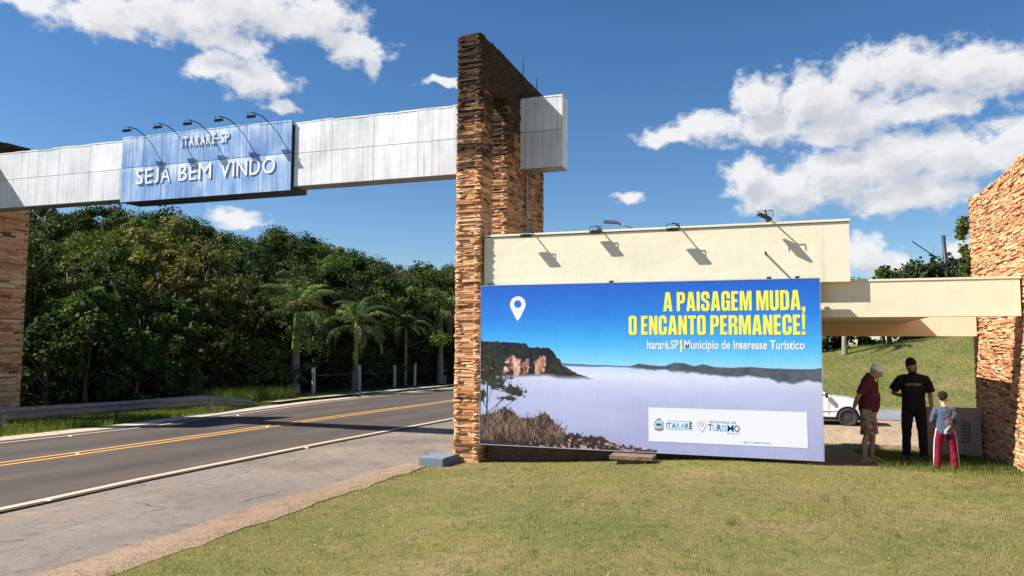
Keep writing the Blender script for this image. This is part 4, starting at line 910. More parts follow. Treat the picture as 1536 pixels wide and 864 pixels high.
# ------------------------------------------------------------------ trees
def leaf_cloud(centers, n_per, size, r, tilt=.9, elong=1.0, rs=None):
    """rhombic leaves scattered over the shell of each clump"""
    rs = rs or rng; cs = np.array(centers); n = len(cs) * n_per
    c = np.repeat(cs, n_per, 0); d = rs.normal(size=(n, 3)); d /= np.linalg.norm(d, axis=1, keepdims=True)
    rad = c[:, 3:4] * (rs.random((n, 1)) ** .45); p = c[:, :3] + d * rad * np.array([1, 1, .72])
    nrm = d * .6 + rs.normal(size=(n, 3)) * tilt * .5 + np.array([0, 0, .55]); nrm /= np.linalg.norm(nrm, axis=1, keepdims=True)
    t1 = np.cross(nrm, rs.normal(size=(n, 3))); t1 /= np.linalg.norm(t1, axis=1, keepdims=True); t2 = np.cross(nrm, t1)
    s = size * rs.uniform(.55, 1.35, (n, 1)); w = s * .42 / elong; L = s * elong
    bend = nrm * s * .18
    v = np.stack([p - t1 * L * .5 - bend, p + t2 * w, p + t1 * L * .5 - bend, p - t2 * w], 1)
    return v.reshape(-1, 3)
def make_tree(name, label, cat, h, spread, m_leaf, leaf=.16, clumps=60, per=110, trunk=True, crown_base=.25, seed=1, irregular=.35, clump_r=.16, cone=0, group=None):
    rs = np.random.default_rng(seed); r = thing(name, label, cat, (0, 0, 0), 0, group)
    cs = []; 
    for k in range(clumps):
        f = rs.random(); zz = h * (crown_base + (1 - crown_base) * f)
        env = math.sin(math.pi * min(1, (f * .86 + .12))) ** .6 * (1 - cone * f)
        a = rs.uniform(0, 2 * math.pi); rr = spread * env * (rs.random() ** .4) * (1 + irregular * math.sin(3 * a + seed) * .6 + rs.normal() * irregular * .3)
        cs.append((rr * math.cos(a), rr * math.sin(a), zz + rs.normal() * .03 * h, clump_r * h * rs.uniform(.5, 1.25)))
    V = leaf_cloud(cs, per, leaf, .1, rs=rs); n = len(V) // 4
    link('crown', np_mesh(name + '_crown', V, np.arange(4 * n).reshape(-1, 4), m_leaf), r)
    b = MB(); tr_ = h * .022 + .03
    top = Vector((rs.normal() * .04 * h, rs.normal() * .04 * h, h * .78))
    b.tube([(0, 0, -.5), (0, 0, 0), tuple(top * .4 + Vector((.03 * h, 0, 0))), tuple(top)], [tr_ * 1.4, tr_ * 1.15, tr_ * .75, tr_ * .25], 8)
    for k in range(9):
        c = cs[k * (len(cs) // 9)]; f = min(.85, max(.25, (c[2] / h) * .7)); s0_ = top * f + Vector((.03 * h * math.sin(f * 3), 0, 0)); e_ = Vector(c[:3])
        b.tube([s0_, s0_.lerp(e_, .5) + Vector((0, 0, .05 * h)), e_], [tr_ * .4, tr_ * .26, tr_ * .1], 6)
    b.build('trunk', M_BARK, r, True); return r
tree_kinds = {
 'dark': make_tree('broadleaf_tree', 'x', 'tree', 8.5, 2.9, M_LEAF_DARK, .20, 62, 190, seed=2, crown_base=.12, clump_r=.105, irregular=.55),
 'dark2': make_tree('broadleaf_tree', 'x', 'tree', 7.5, 2.9, M_LEAF_DARK, .18, 48, 230, seed=3, crown_base=.1, irregular=.7, clump_r=.12),
 'mid': make_tree('broadleaf_tree', 'x', 'tree', 8, 3.0, M_LEAF_MID, .18, 58, 190, seed=4, crown_base=.12, irregular=.7, clump_r=.10),
 'olive': make_tree('broadleaf_tree', 'x', 'tree', 8, 3.2, M_LEAF_OLIVE, .17, 66, 130, seed=5, crown_base=.1, irregular=.7, clump_r=.085),
 'dry': make_tree('broadleaf_tree', 'x', 'tree', 7.5, 2.8, M_LEAF_DRY, .13, 50, 75, seed=6, crown_base=.15, irregular=.7, clump_r=.11),
 'bush': make_tree('leafy_bush', 'x', 'bush', 3.6, 1.7, M_LEAF_BIG, .24, 42, 75, seed=7, crown_base=.05, clump_r=.15, irregular=.4),
 'bush2': make_tree('leafy_bush', 'x', 'bush', 3.0, 1.6, M_LEAF_MID, .16, 42, 90, seed=8, crown_base=.03, clump_r=.16, irregular=.4),
 'bushd': make_tree('leafy_bush', 'x', 'bush', 3.0, 1.7, M_LEAF_DARK, .17, 42, 95, seed=9, crown_base=.02, clump_r=.17),
}
used = set()
TL = {'dark': 'dark green broadleaf tree in the dense wood on the hillside left of the road', 'dark2': 'dark bushy evergreen tree in the dense wood across the road', 'mid': 'mid green rounded tree in the wood across the road', 'olive': 'yellow-green sunlit tree standing out of the wood behind the guardrail', 'dry': 'sparse greyish half-bare tree among the green wood', 'bush': 'broad-leaved green bush at the wood edge behind the guardrail', 'bush2': 'small-leaved green bush at the wood edge behind the guardrail', 'bushd': 'dark low bush filling the wood edge across the road'}
TG = {'dark': 'dark trees of the hillside wood', 'dark2': 'dark evergreen trees of the wood', 'mid': 'mid green trees of the wood', 'olive': 'yellow-green trees of the wood', 'dry': 'half-bare trees of the wood', 'bush': 'broad-leaved bushes at the wood edge', 'bush2': 'small-leaved bushes at the wood edge', 'bushd': 'dark bushes at the wood edge'}
def put_tree(kind, x, y, s=1.0, sz=None, dz=-.1, label=None, group=None):
    src = tree_kinds[kind]; z = float(H(x, y)) + dz; rz = random.uniform(0, 6.28); sc = (s, s, sz or s * random.uniform(.92, 1.1))
    lab = label or TL[kind]; grp = group or (None if label else TG[kind])
    if kind not in used:
        used.add(kind); src.location = (x, y, z); src.rotation_euler = (0, 0, rz); src.scale = sc; src['label'] = lab
        if grp: src['group'] = grp
        return src
    r = copy_thing(src, (x, y, z), rz, lab, grp, sc)
    if not grp and 'group' in r: del r['group']
    return r
# wood edge: bushes directly behind the guardrail
y = 13.5
while y < 62:
    if y < 19.2: y += 1.5; continue
    xb = -22.9 if y < 27 else -21.3 - max(0, min(1.0, (y - 24) / 8)) * (1.6 if y < 27 else 3.2)
    k = random.choice(('bush', 'bush', 'bush2', 'bushd', 'bush')) if y < 32 else random.choice(('bushd', 'bush2', 'bushd'))
    put_tree(k, xb - random.uniform(.0, .8), y, random.uniform(.75, 1.05) * (1.0 if y < 30 else .9))
    put_tree(random.choice(('bush', 'bushd', 'bush2')), xb - random.uniform(1.9, 3.0), y + .8, random.uniform(1.0, 1.3))
    y += random.uniform(1.5, 2.1)
# the wood behind, trees chosen and sized row by row
def view_uv(x, y, z):
    d = Vector((x, y, z - 2.116)); f = d.dot(_F); return 768 + 1178 * d.dot(_R) / f, 432 - 1178 * d.dot(_U) / f, f
SKY = [(-200, 285), (42, 296), (240, 304), (285, 306), (310, 328), (345, 347), (400, 342), (425, 333), (450, 334), (470, 352), (500, 362), (540, 374), (565, 388), (600, 392), (640, 386), (682, 394), (900, 400)]
KH = {'dark': 8.9, 'dark2': 7.9, 'mid': 8.4, 'olive': 8.4, 'dry': 7.8}
row = 0; xx0 = -26.5
while xx0 > -66:
    y = 8 + (row % 2) * 1.7
    while y < 100:
        x = xx0 + random.uniform(-.9, .9); yy_ = y + random.uniform(-.9, .9); y += 3.3 if row < 3 else 4.2
        u, v, D = view_uv(x, yy_, 3)
        if not (-90 < u < 790) or D < 18: continue
        g_ = float(H(x, yy_)); vs_ = float(np.interp(u, [p[0] for p in SKY], [p[1] for p in SKY]))
        hmax = 2.116 + (519 - vs_) / 1178 * D - g_ - .25
        if hmax < 2.2: continue
        near = row < 2
        if 165 < u < 345 and 28 < D < 50 and random.random() < .62: kind = 'olive'
        elif 320 < u < 400 and random.random() < .35: kind = 'dry'
        elif u > 560 and D > 60: kind = random.choice(('dry', 'dark', 'mid'))
        else: kind = random.choice(('dark', 'dark', 'dark2', 'mid', 'dark2', 'mid' if u > 380 else 'dark'))
        hh = min(KH[kind] * random.uniform(.8, 1.15) * (.78 if near else 1), hmax * random.uniform(.86, 1.0))
        if D > 46: hh = min(hmax * random.choice((.74, .82, .9, .97, 1.04)), 11)
        if kind == 'olive': hh = min(hmax, random.uniform(6.2, 8.2))
        s = hh / KH[kind]; put_tree(kind, x, yy_, max(s, .5) * random.uniform(.8, 1.1), s)
    xx0 -= 3.0 if row < 4 else 4.0; row += 1
# trees beyond the palms where the road curves away
for (x, y, h, k) in ((-22.6, 63, 5.2, 'mid'), (-19.5, 68, 5.4, 'dark'), (-16, 72, 5.6, 'dark2'), (-24.5, 70, 6.5, 'dark'), (-20, 80, 6.8, 'dry'), (-14, 82, 6.5, 'mid'), (-26, 86, 8.2, 'dry'), (-17, 95, 8.6, 'dark'), (-10, 90, 7.6, 'dark2'), (-11.5, 74, 5.5, 'mid'), (-6, 78, 5.8, 'dark'), (-24, 60, 4.0, 'dark2'), (-26, 66, 5.0, 'dark')):
    u, v, D = view_uv(x, y, 2); s = h / KH[k]; put_tree(k, x, y, s * 1.15, s, label='tree closing the view at the far end of the road', group='trees at the far end of the road')

# ------------------------------------------------------------------ palms
def frond_mesh(L, seed, m, name='frond', droop=1.0):
    rs = np.random.default_rng(seed); V = []; n = 34; pts = []
    for k in range(n + 1):
        s_ = k / n; pts.append(np.array([L * (s_ * .92 - .18 * s_ ** 3 * droop), 0, L * (.62 * s_ - .95 * droop * s_ ** 2.1)]))
    pts = np.array(pts)
    for k in range(n):
        t_ = pts[k + 1] - pts[k]; t_ /= np.linalg.norm(t_); nr = np.array([-t_[2], 0, t_[0]]); w = .028 * (1 - k / n) + .006
        V.append([pts[k] + [0, -w, 0], pts[k] + [0, w, 0], pts[k + 1] + [0, w * .9, 0], pts[k + 1] + [0, -w * .9, 0]])
        if k < 4: continue
        for sd in (-1, 1):
            for rep in range(2):
                l = .62 * math.sin(math.pi * min(.97, (k / n * .82 + .16))) ** .7 * rs.uniform(.8, 1.1); ang = rs.uniform(.5, .9)
                d = t_ * ang + np.array([0, sd, 0]) * rs.uniform(.6, 1) + nr * rs.uniform(-.35, .3); d /= np.linalg.norm(d)
                p0 = pts[k] + t_ * L / n * rs.random(); p1 = p0 + d * l * .5; p2 = p1 + (d * .55 + np.array([0, 0, -.75])) * l * .5; ww = t_ * .022
                V.append([p0 - ww * .6, p0 + ww * .6, p1 + ww, p1 - ww]); V.append([p1 - ww, p1 + ww, p2 + ww * .2, p2 - ww * .2])
    V = np.array(V).reshape(-1, 3); return np_mesh(name, V, np.arange(len(V)).reshape(-1, 4), m)
FR = [frond_mesh(3.5, 31, M_FROND), frond_mesh(3.6, 32, M_FROND, droop=1.1), frond_mesh(3.1, 33, M_FROND, droop=.7)]; FRD = frond_mesh(2.5, 34, M_FROND_DRY, droop=1.35)
def palm(label, x, y, ht, hs, r, sc, nf=15, group='royal palms in a row along the far verge', seed=0):
    rs = random.Random(seed); t_ = thing('palm_tree', label, 'palm tree', (x, y, float(H(x, y)) - .05), rs.uniform(0, 6), group)
    b = MB(); b.tube([(0, 0, -.3), (0, 0, .15), (0, 0, ht * .35), (.02, 0, ht * .75), (.02, 0, ht)], [r * 1.25, r * 1.15, r * 1.1, r * .85, r * .72], 12); b.build('trunk', M_PALMT, t_, True)
    b = MB(); b.tube([(.02, 0, ht - .01), (.02, 0, ht + hs * .3), (.02, 0, ht + hs), (.02, 0, ht + hs + .25)], [r * .74, r * .72, r * .42, r * .2], 12); b.build('crownshaft', M_SHAFT, t_, True)
    for k in range(nf):
        o = link('frond', rs.choice(FR) if k not in (0, 7) else FRD, t_); o.location = (.02, 0, ht + hs - .05 + .1 * rs.random())
        el_ = rs.uniform(-.35, 1.25); o.rotation_euler = Euler((rs.uniform(-.2, .2), -el_ + .1, k * 2.4), 'XYZ'); o.scale = (sc, sc, sc)
    return t_
palm('largest royal palm, nearest on the far side of the road, with grey swollen trunk', -24.0, 34.3, 1.95, 2.05, .27, .93, 20, seed=1)
palm('second royal palm with slim yellow-green shaft, right of the largest palm', -23.4, 39.2, 1.2, 2.4, .20, .86, 18, seed=2)
palm('young palm with a thin pale trunk between the second and last palms', -24.2, 46.9, 3.0, .8, .10, .72, 13, seed=3)
palm('last royal palm in the row, just left of the tall stone pillar', -23.8, 51.5, 2.5, 2.6, .24, 1.05, 18, seed=4)
palm('palm on the grass slope behind the lane, trunk seen under the cream beams', 2.75, 47.84, 1.1, 2.2, .145, .72, 14, group=None, seed=5)

# ------------------------------------------------------------------ hedge trees on the slope, poles
for i, (x, y, s, k) in enumerate(((-1.5, 50.5, 1.15, 'bushd'), (0.3, 50.2, 1.1, 'bush2'), (2.0, 50.8, 1.15, 'bushd'), (3.8, 51.2, 1.1, 'bushd'), (5.4, 51.0, 1.2, 'bush2'), (7.0, 51.6, 1.25, 'bushd'), (8.6, 51.9, 1.25, 'bushd'), (10.2, 52.1, 1.3, 'bush2'), (11.8, 52.6, 1.3, 'bushd'), (13.4, 52.8, 1.3, 'bushd'))):
    s = s * 1.16 if x > 3.5 else s
    put_tree(k, x, y, s, s * 1.0, label='dark shrub in the hedge along the top of the grass slope', group='shrubs of the hedge on the slope')
def shoot(label, x, y, h, seed):
    rs = np.random.default_rng(seed); z = float(H(x, y)); t_ = thing('shrub', label, 'shrub', (x, y, z), 0, 'tall leafy shoots behind the cream beam'); b = MB(); cs = []
    for k in range(7):
        a = rs.uniform(0, 6.28); ln = rs.uniform(.15, .7); top = np.array([math.cos(a) * ln, math.sin(a) * ln, h * rs.uniform(.7, 1.02)])
        b.tube([(0, 0, -.1), tuple(top * .5 + [0, 0, .2]), tuple(top)], [.05, .03, .012], 5)
        for q in range(16): f = .3 + .7 * rs.random(); c = top * f + [rs.normal() * .1, rs.normal() * .1, .2 * (1 - f)]; cs.append((c[0], c[1], c[2], rs.uniform(.07, .22) * (1.5 - f)))
    b.build('stem', M_BARK, t_); V = leaf_cloud(cs, 20, .15, .1, rs=rs, elong=1.4); link('leaves', np_mesh('shoot_leaves', V, np.arange(len(V)).reshape(-1, 4), M_LEAF_DARK), t_)
for i, (x, y, h) in enumerate(((2.9, 49.5, 4.7), (5.0, 50.5, 3.9), (6.0, 50.5, 4.7), (7.1, 50.2, 5.2), (8.1, 50.9, 5.4), (8.9, 50.0, 4.9), (9.8, 50.5, 4.3), (10.9, 50.8, 4.2), (4.1, 50.4, 3.8))):
    shoot('tall leafy shoots rising above the cream beam near the utility pole', x, y, h, 50 + i)
up_ = thing('utility_pole', 'dark utility pole with a long slanting lamp arm behind the cream beam', 'utility pole', (8.35, 50.3, 2.6))
b = MB(); b.tube([(0, 0, -.4), (.02, 0, 3.5), (-.08, 0, 6.1)], [.14, .12, .10], 8); b.build('pole', M_DARK, up_, True)
b = MB(); b.tube([(.0, -.02, 4.4), (-.55, -.2, 4.85), (-1.75, -.5, 5.75)], [.035, .03, .03], 6); b.build('arm', M_DARK, up_)
b = MB(); b.obox((-.02, -.1, 4.45), (1.7, .09, .11), Euler((0, -.22, .1)).to_matrix()); b.build('crossarm', M_DARK, up_)
b = MB(); b.obox((-.1, -.08, 4.15), (1.1, .08, .09), Euler((0, .5, .1)).to_matrix()); b.build('brace', M_DARK, up_)
b = MB(); b.tube([(7.6, 50.2, 6.85), (5, 50, 6.2), (1.5, 49.6, 6.0)], .012, 5); o = b.build('power_line', M_DARK); setp(o, 'thin dark power line sagging left from the utility pole', 'wire')
sl_ = thing('street_lamp', 'street lamp with curved arm peeking above the cream wall', 'street lamp', (-5.2, 29.7, -.2))
b = MB(); b.tube([(0, 0, -.3), (0, 0, 6.2)], [.09, .06], 10); b.build('pole', M_GALV, sl_, True)
b = MB(); b.tube([(0, 0, 6.15), (-.2, -.1, 6.62), (-.55, -.24, 6.95), (-.95, -.35, 7.08)], .028, 8); b.build('arm', M_GALV, sl_, True)
b = MB(); R_ = Euler((0, .06, .35)).to_matrix(); b.obox((-1.22, -.46, 7.13), (.62, .2, .07), R_); b.obox((-1.25, -.47, 7.17), (.4, .14, .06), R_); hh = b.build('lamp_head', M_GALV, sl_); 
b = MB(); b.obox((-1.25, -.47, 7.09), (.5, .17, .015), R_); b.build('lens', M_GLASS, hh)
# creeper on the right pillar
rs = np.random.default_rng(77); cs = []
for k in range(30): cs.append((3.38 - rs.uniform(0, .16), 17.86 + rs.uniform(-.05, .12), 3.35 + 1.45 * rs.random() ** .8, rs.uniform(.06, .13)))
V = leaf_cloud(cs, 60, .055, .1, rs=rs); o = link('creeper', np_mesh('creeper', V, np.arange(len(V)).reshape(-1, 4), M_LEAF_MID)); setp(o, 'green creeper hanging on the rear edge of the right stone pillar', 'plant')
cs = [(3.0 + rs.normal() * .12, 17.02 + rs.normal() * .06, .0 + .12 * rs.random(), .11) for k in range(12)]
V = leaf_cloud(cs, 60, .06, .1, rs=rs); o = link('small_shrub', np_mesh('small_shrub', V, np.arange(len(V)).reshape(-1, 4), M_LEAF_DARK)); setp(o, 'small dark shrub at the foot of the low grey wall', 'shrub')

# ------------------------------------------------------------------ white car
M_CAR = mat('white_car_paint', (.78, .78, .76), .25, 0, .5); M_CAR.node_tree.nodes['Principled BSDF'].inputs['Coat Weight'].default_value = .5
M_TYRE = mat('tyre_rubber', (.03, .03, .03), .85); M_RIM = mat('steel_rim', (.10, .10, .11), .4, .6); M_CGL = mat('car_window_glass', (.02, .025, .03), .06, 0, .9); M_PLAST = mat('black_car_plastic', (.035, .035, .035), .6); M_HL = mat('headlamp_glass', (.6, .62, .65), .1, 0, .8); M_RED = mat('tail_lamp_red', (.4, .02, .02), .25); M_CHR = mat('chrome', (.7, .7, .7), .2, 1)
car = thing('car', 'white hatchback parked behind the billboard, only its front wheel and bonnet showing', 'car', (.44, 28.35, -.345))
CWH = .80
def arch(cx, r=.35, n=9): return [(cx + r * math.cos(math.pi * k / n), .30 + r * math.sin(math.pi * k / n)) for k in range(n + 1)]
low = [(1.93, .30)] + arch(1.2) + [(.8, .27), (-.8, .27)][0:0] + arch(-1.2) + [(-1.95, .30), (-1.98, .5), (-1.95, .78), (-1.88, .95), (-1.0, .965), (0, .96), (.78, .955), (1.3, .90), (1.68, .80), (1.88, .66), (1.95, .48)]
bm = bmesh.new(); A = [bm.verts.new((x, -CWH, z)) for x, z in low]; fA = bm.faces.new(A); r_e = bmesh.ops.extrude_face_region(bm, geom=[fA]); bmesh.ops.translate(bm, verts=[e for e in r_e['geom'] if isinstance(e, bmesh.types.BMVert)], vec=(0, 2 * CWH, 0)); bmesh.ops.recalc_face_normals(bm, faces=bm.faces[:])
for v_ in bm.verts:
    if v_.co.x > 1.3: v_.co.y *= 1 - .13 * (v_.co.x - 1.3) / .65
    if v_.co.z > .85: v_.co.y *= .95
bmesh.ops.triangulate(bm, faces=[f for f in bm.faces if len(f.verts) > 4])
me = bpy.data.meshes.new('body'); bm.to_mesh(me); bm.free(); me.materials.append(M_CAR); cb_ = link('body', me, car); bevel(cb_, .035, 3, 40)
b = MB(); yb, yt = .74, .60
gv = [(-1.80, -yb, .95), (.80, -yb, .94), (.80, yb, .94), (-1.80, yb, .95), (-1.42, -yt, 1.40), (-.05, -yt, 1.41), (-.05, yt, 1.41), (-1.42, yt, 1.40)]
b.add(gv, BOXF); cabn = b.build('roof', M_CAR, car); bevel(cabn, .05, 3)
def lerp3(a, q, f): return tuple(a[i] + (q[i] - a[i]) * f for i in range(3))
def quad_on(p00, p10, p11, p01, u0, u1, v0, v1, off_, m, name, par):
    P_ = lambda u, v: Vector(lerp3(lerp3(p00, p10, u), lerp3(p01, p11, u), v)); n_ = (Vector(p10) - Vector(p00)).cross(Vector(p01) - Vector(p00)).normalized() * off_
    b = MB(); q = [P_(u0[0], v0), P_(u1[0], v0), P_(u1[1], v1), P_(u0[1], v1)]; b.add([p + n_ for p in q] + [p + n_ * .2 for p in q], [(0, 1, 2, 3), (0, 4, 5, 1), (1, 5, 6, 2), (2, 6, 7, 3), (3, 7, 4, 0)]); return b.build(name, m, par)
for sd in (-1, 1):
    p00, p10, p11, p01 = (-1.80, sd * yb, .95), (.80, sd * yb, .94), (-.05, sd * yt, 1.41), (-1.42, sd * yt, 1.40); of = .008 * -sd * -1 if sd < 0 else -.008
    of = .008 if sd < 0 else -.008
    for u0, u1 in (((.06, .05), (.33, .30)), ((.35, .33), (.64, .66)), ((.66, .70), (.93, .93))): quad_on(p00, p10, p11, p01, u0, u1, .1, .88, of, M_CGL, 'side_window', car)
quad_on((.80, -yb, .94), (.80, yb, .94), (-.05, yt, 1.41), (-.05, -yt, 1.41), (.05, .05), (.95, .95), .06, .92, .008, M_CGL, 'windscreen', car)
quad_on((-1.80, yb, .95), (-1.80, -yb, .95), (-1.42, -yt, 1.40), (-1.42, yt, 1.40), (.07, .07), (.93, .93), .15, .88, .008, M_CGL, 'rear_window', car)
for sx_ in (1.2, -1.2):
    for sd in (-1, 1):
        w_ = thing('wheel', None, None, (sx_, sd * .71, .30)); del_ = None; w_.parent = car
        b = MB(); rp = [(.185, -.085), (.26, -.095), (.295, -.08), (.30, -.04), (.30, .04), (.295, .08), (.26, .095), (.185, .085)]; n = 28; vs = []; fs = []
        for q in range(n):
            th = 2 * math.pi * q / n
            for r_w, y_w in rp: vs.append((r_w * math.cos(th), y_w, r_w * math.sin(th)))
        for q in range(n):
            for j in range(8): a_ = q * 8 + j; a2 = ((q + 1) % n) * 8 + j; j2 = (j + 1) % 8; fs.append((a_, a2, ((q + 1) % n) * 8 + j2, q * 8 + j2))
        b.add(vs, fs); b.build('tyre', M_TYRE, w_, True)
        b = MB(); b.tube([(0, -.06, 0), (0, .06, 0)], .186, 24)
        for k in range(6): th = k * math.pi / 3; b.obox((.1 * math.cos(th), sd * .065, .1 * math.sin(th)), (.13, .03, .035), Euler((0, -th, 0)).to_matrix())
        b.tube([(0, sd * .06, 0), (0, sd * .085, 0)], .05, 12); b.build('rim', M_RIM, w_)
b = MB(); b.box(-1.75, 1.85, -.62, .62, .20, .60); b.build('underbody', M_PLAST, car)
for sd in (-1, 1):
    b = MB(); b.box(-.85, .85, sd * .80 - .012 * (sd < 0), sd * .80 + .012 * (sd > 0), .50, .56); b.build('side_moulding', M_CAR, car)
    for xx_ in (.62, -.28): b = MB(); b.box(xx_ - .004, xx_ + .004, sd * .80 - .003, sd * .80 + .003, .36, .93); b.build('door_gap', M_PLAST, car)
    for xx_ in (-.15, -1.0): b = MB(); b.box(xx_ - .07, xx_ + .07, sd * .815 - .015, sd * .815 + .015, .80, .835); b.build('door_handle', M_CAR, car)
    b = MB(); b.box(.52, .62, sd * .87 - .07, sd * .87 + .07, .93, 1.07, .01); bevel(b.build('side_mirror', M_PLAST, car), .02)
    b = MB(); b.box(1.78, 1.895, sd * .55 - .13, sd * .55 + .13, .62, .76, .005); bevel(b.build('headlight', M_HL, car), .02)
    b = MB(); b.box(-1.975, -1.90, sd * .62 - .1, sd * .62 + .1, .68, .90); b.build('tail_light', M_RED, car)
b = MB(); b.box(1.90, 1.99, -.62, .62, .33, .52); bevel(b.build('front_bumper', M_CAR, car), .03); b = MB(); b.box(1.86, 1.92, -.38, .38, .60, .70); b.build('grille', M_PLAST, car)

# ------------------------------------------------------------------ people
def skin_mat(name, a, b_): m = mat(name, a, .5, 0, .35); t = m.node_tree; n = noise(t, 14, 3, .5); base(m, mix(t, n.outputs['Fac'], a, b_)); m.node_tree.nodes['Principled BSDF'].inputs['Subsurface Weight'].default_value = .08; return m
def cloth(name, a, b_, sc=9, fine=160):
    m = mat(name, a, .85, 0, .15); t = m.node_tree; n = noise(t, sc, 4, .6); base(m, mix(t, n.outputs['Fac'], a, b_)); f = noise(t, fine, 2, .5); f2 = noise(t, 11, 3, .5)
    bump(t, mth(t, 'ADD', mth(t, 'MULTIPLY', f.outputs['Fac'], .15), f2.outputs['Fac']), .6, .02); return m
wrk = bpy.data.textures.new('wrinkle', 'CLOUDS'); wrk.noise_scale = .11; wrk.noise_depth = 2
def voxel(o, size, wr=0, sm_=2):
    r = o.modifiers.new('remesh', 'REMESH'); r.mode = 'VOXEL'; r.voxel_size = size; r.use_smooth_shade = True
    s_ = o.modifiers.new('smooth', 'SMOOTH'); s_.iterations = sm_; s_.factor = .5
    if wr: d = o.modifiers.new('wrinkles', 'DISPLACE'); d.texture = wrk; d.strength = wr; d.mid_level = .5; d.texture_coords = 'LOCAL'
    return o
def hand(b, w, d, nrm, side, curl=.5, s=1.0):
    """w wrist, d along the palm, nrm back of the hand, side = thumb direction"""
    w, d, nrm, side = Vector(w), Vector(d).normalized(), Vector(nrm).normalized(), Vector(side).normalized(); pe = w + d * .085 * s
    b.tube([w - d * .02, w + d * .03 * s, pe], [(.027 * s, .02 * s), (.038 * s, .017 * s), (.041 * s, .014 * s)], 10, side=side)
    for k, L in enumerate((.066, .074, .069, .054)):
        o_ = pe + side * (.03 - .02 * k) * s; p1 = o_ + (d - nrm * curl * .4) * L * .45 * s; p2 = p1 + (d * .8 - nrm * curl * 1.1).normalized() * L * .33 * s; p3 = p2 + (d * .5 - nrm * curl * 1.5).normalized() * L * .28 * s
        b.tube([o_ - d * .02, o_, p1, p2, p3], [.009 * s, .0095 * s, .009 * s, .008 * s, .006 * s], 7)
    t0 = w + d * .025 * s + side * .03 * s; b.tube([t0 - side * .015 * s, t0, t0 + (side * .6 + d * .8) * .032 * s, t0 + (side * .35 + d - nrm * .3) * .058 * s], [.013 * s, .012 * s, .0105 * s, .007 * s], 7)
def head(b, c, R_, k=1.0):
    T = lambda *p: Vector(c) + R_ @ (Vector(p) * k)
    b.ball(T(0, .01, .03), (.077 * k, .096 * k, .098 * k), 20, 14, R_); b.ball(T(0, -.022, -.04), (.058 * k, .066 * k, .075 * k), 16, 12, R_); b.ball(T(0, -.055, -.088), (.03 * k, .028 * k, .024 * k), 10, 8, R_)
    b.tube([T(0, -.078, .028), T(0, -.098, -.004), T(0, -.108, -.024), T(0, -.09, -.034)], [.009 * k, .013 * k, .017 * k, .012 * k], 8)
    b.ball(T(0, -.082, -.056), (.024 * k, .011 * k, .006 * k), 10, 6, R_); b.ball(T(0, -.08, -.067), (.021 * k, .011 * k, .007 * k), 10, 6, R_)
    b.ball(T(0, -.078, .036), (.052 * k, .016 * k, .011 * k), 12, 6, R_)
    for s_ in (-1, 1): b.ball(T(s_ * .079, .012, -.004), (.011 * k, .02 * k, .032 * k), 10, 8, R_); b.ball(T(s_ * .04, -.058, -.02), (.024 * k, .022 * k, .022 * k), 10, 8, R_)
    return T
M_EYEW = mat('eye_white', (.7, .68, .65), .3); M_EYED = mat('eye_dark', (.03, .02, .015), .3); M_HAIR = cloth('black_hair', (.012, .010, .009), (.03, .025, .02), 60, 300); M_LIP = mat('lips', (.30, .12, .10), .5)
def face_parts(T, R_, k, root):
    for s_ in (-1, 1):
        b = MB(); b.ball(T(s_ * .031, -.074, .014), .0125 * k, 10, 8); e_ = b.build('eye', M_EYEW, root, True)
        b = MB(); b.ball(T(s_ * .031, -.0845, .012), .0058 * k, 8, 6); b.build('iris', M_EYED, e_, True)
        b = MB(); b.tube([T(s_ * .014, -.093, .038), T(s_ * .034, -.092, .045), T(s_ * .054, -.08, .037)], [.0035 * k, .0045 * k, .002 * k], 6); b.build('eyebrow', M_HAIR, root)
    b = MB(); b.tube([T(-.023, -.09, -.061), T(0, -.0965, -.06), T(.023, -.09, -.061)], [.002 * k, .0035 * k, .002 * k], 6); b.build('mouth', M_LIP, root)
def tor(b, rings, lean=0):
    b.tube([(0, y, z) for z, rx, ry, y in rings], [(rx, ry) for z, rx, ry, y in rings], 22, side=(1, 0, 0))
def person(name_label, loc, rz, sc, build):
    r = thing('person', name_label, 'person', loc, rz); r.scale = (sc, sc, sc); build(r); return r
SK_A = skin_mat('skin_tanned', (.40, .22, .15), (.47, .27, .19)); SK_B = skin_mat('skin_brown', (.30, .165, .11), (.36, .2, .14)); SK_C = skin_mat('skin_light_brown', (.46, .26, .17), (.52, .3, .2))

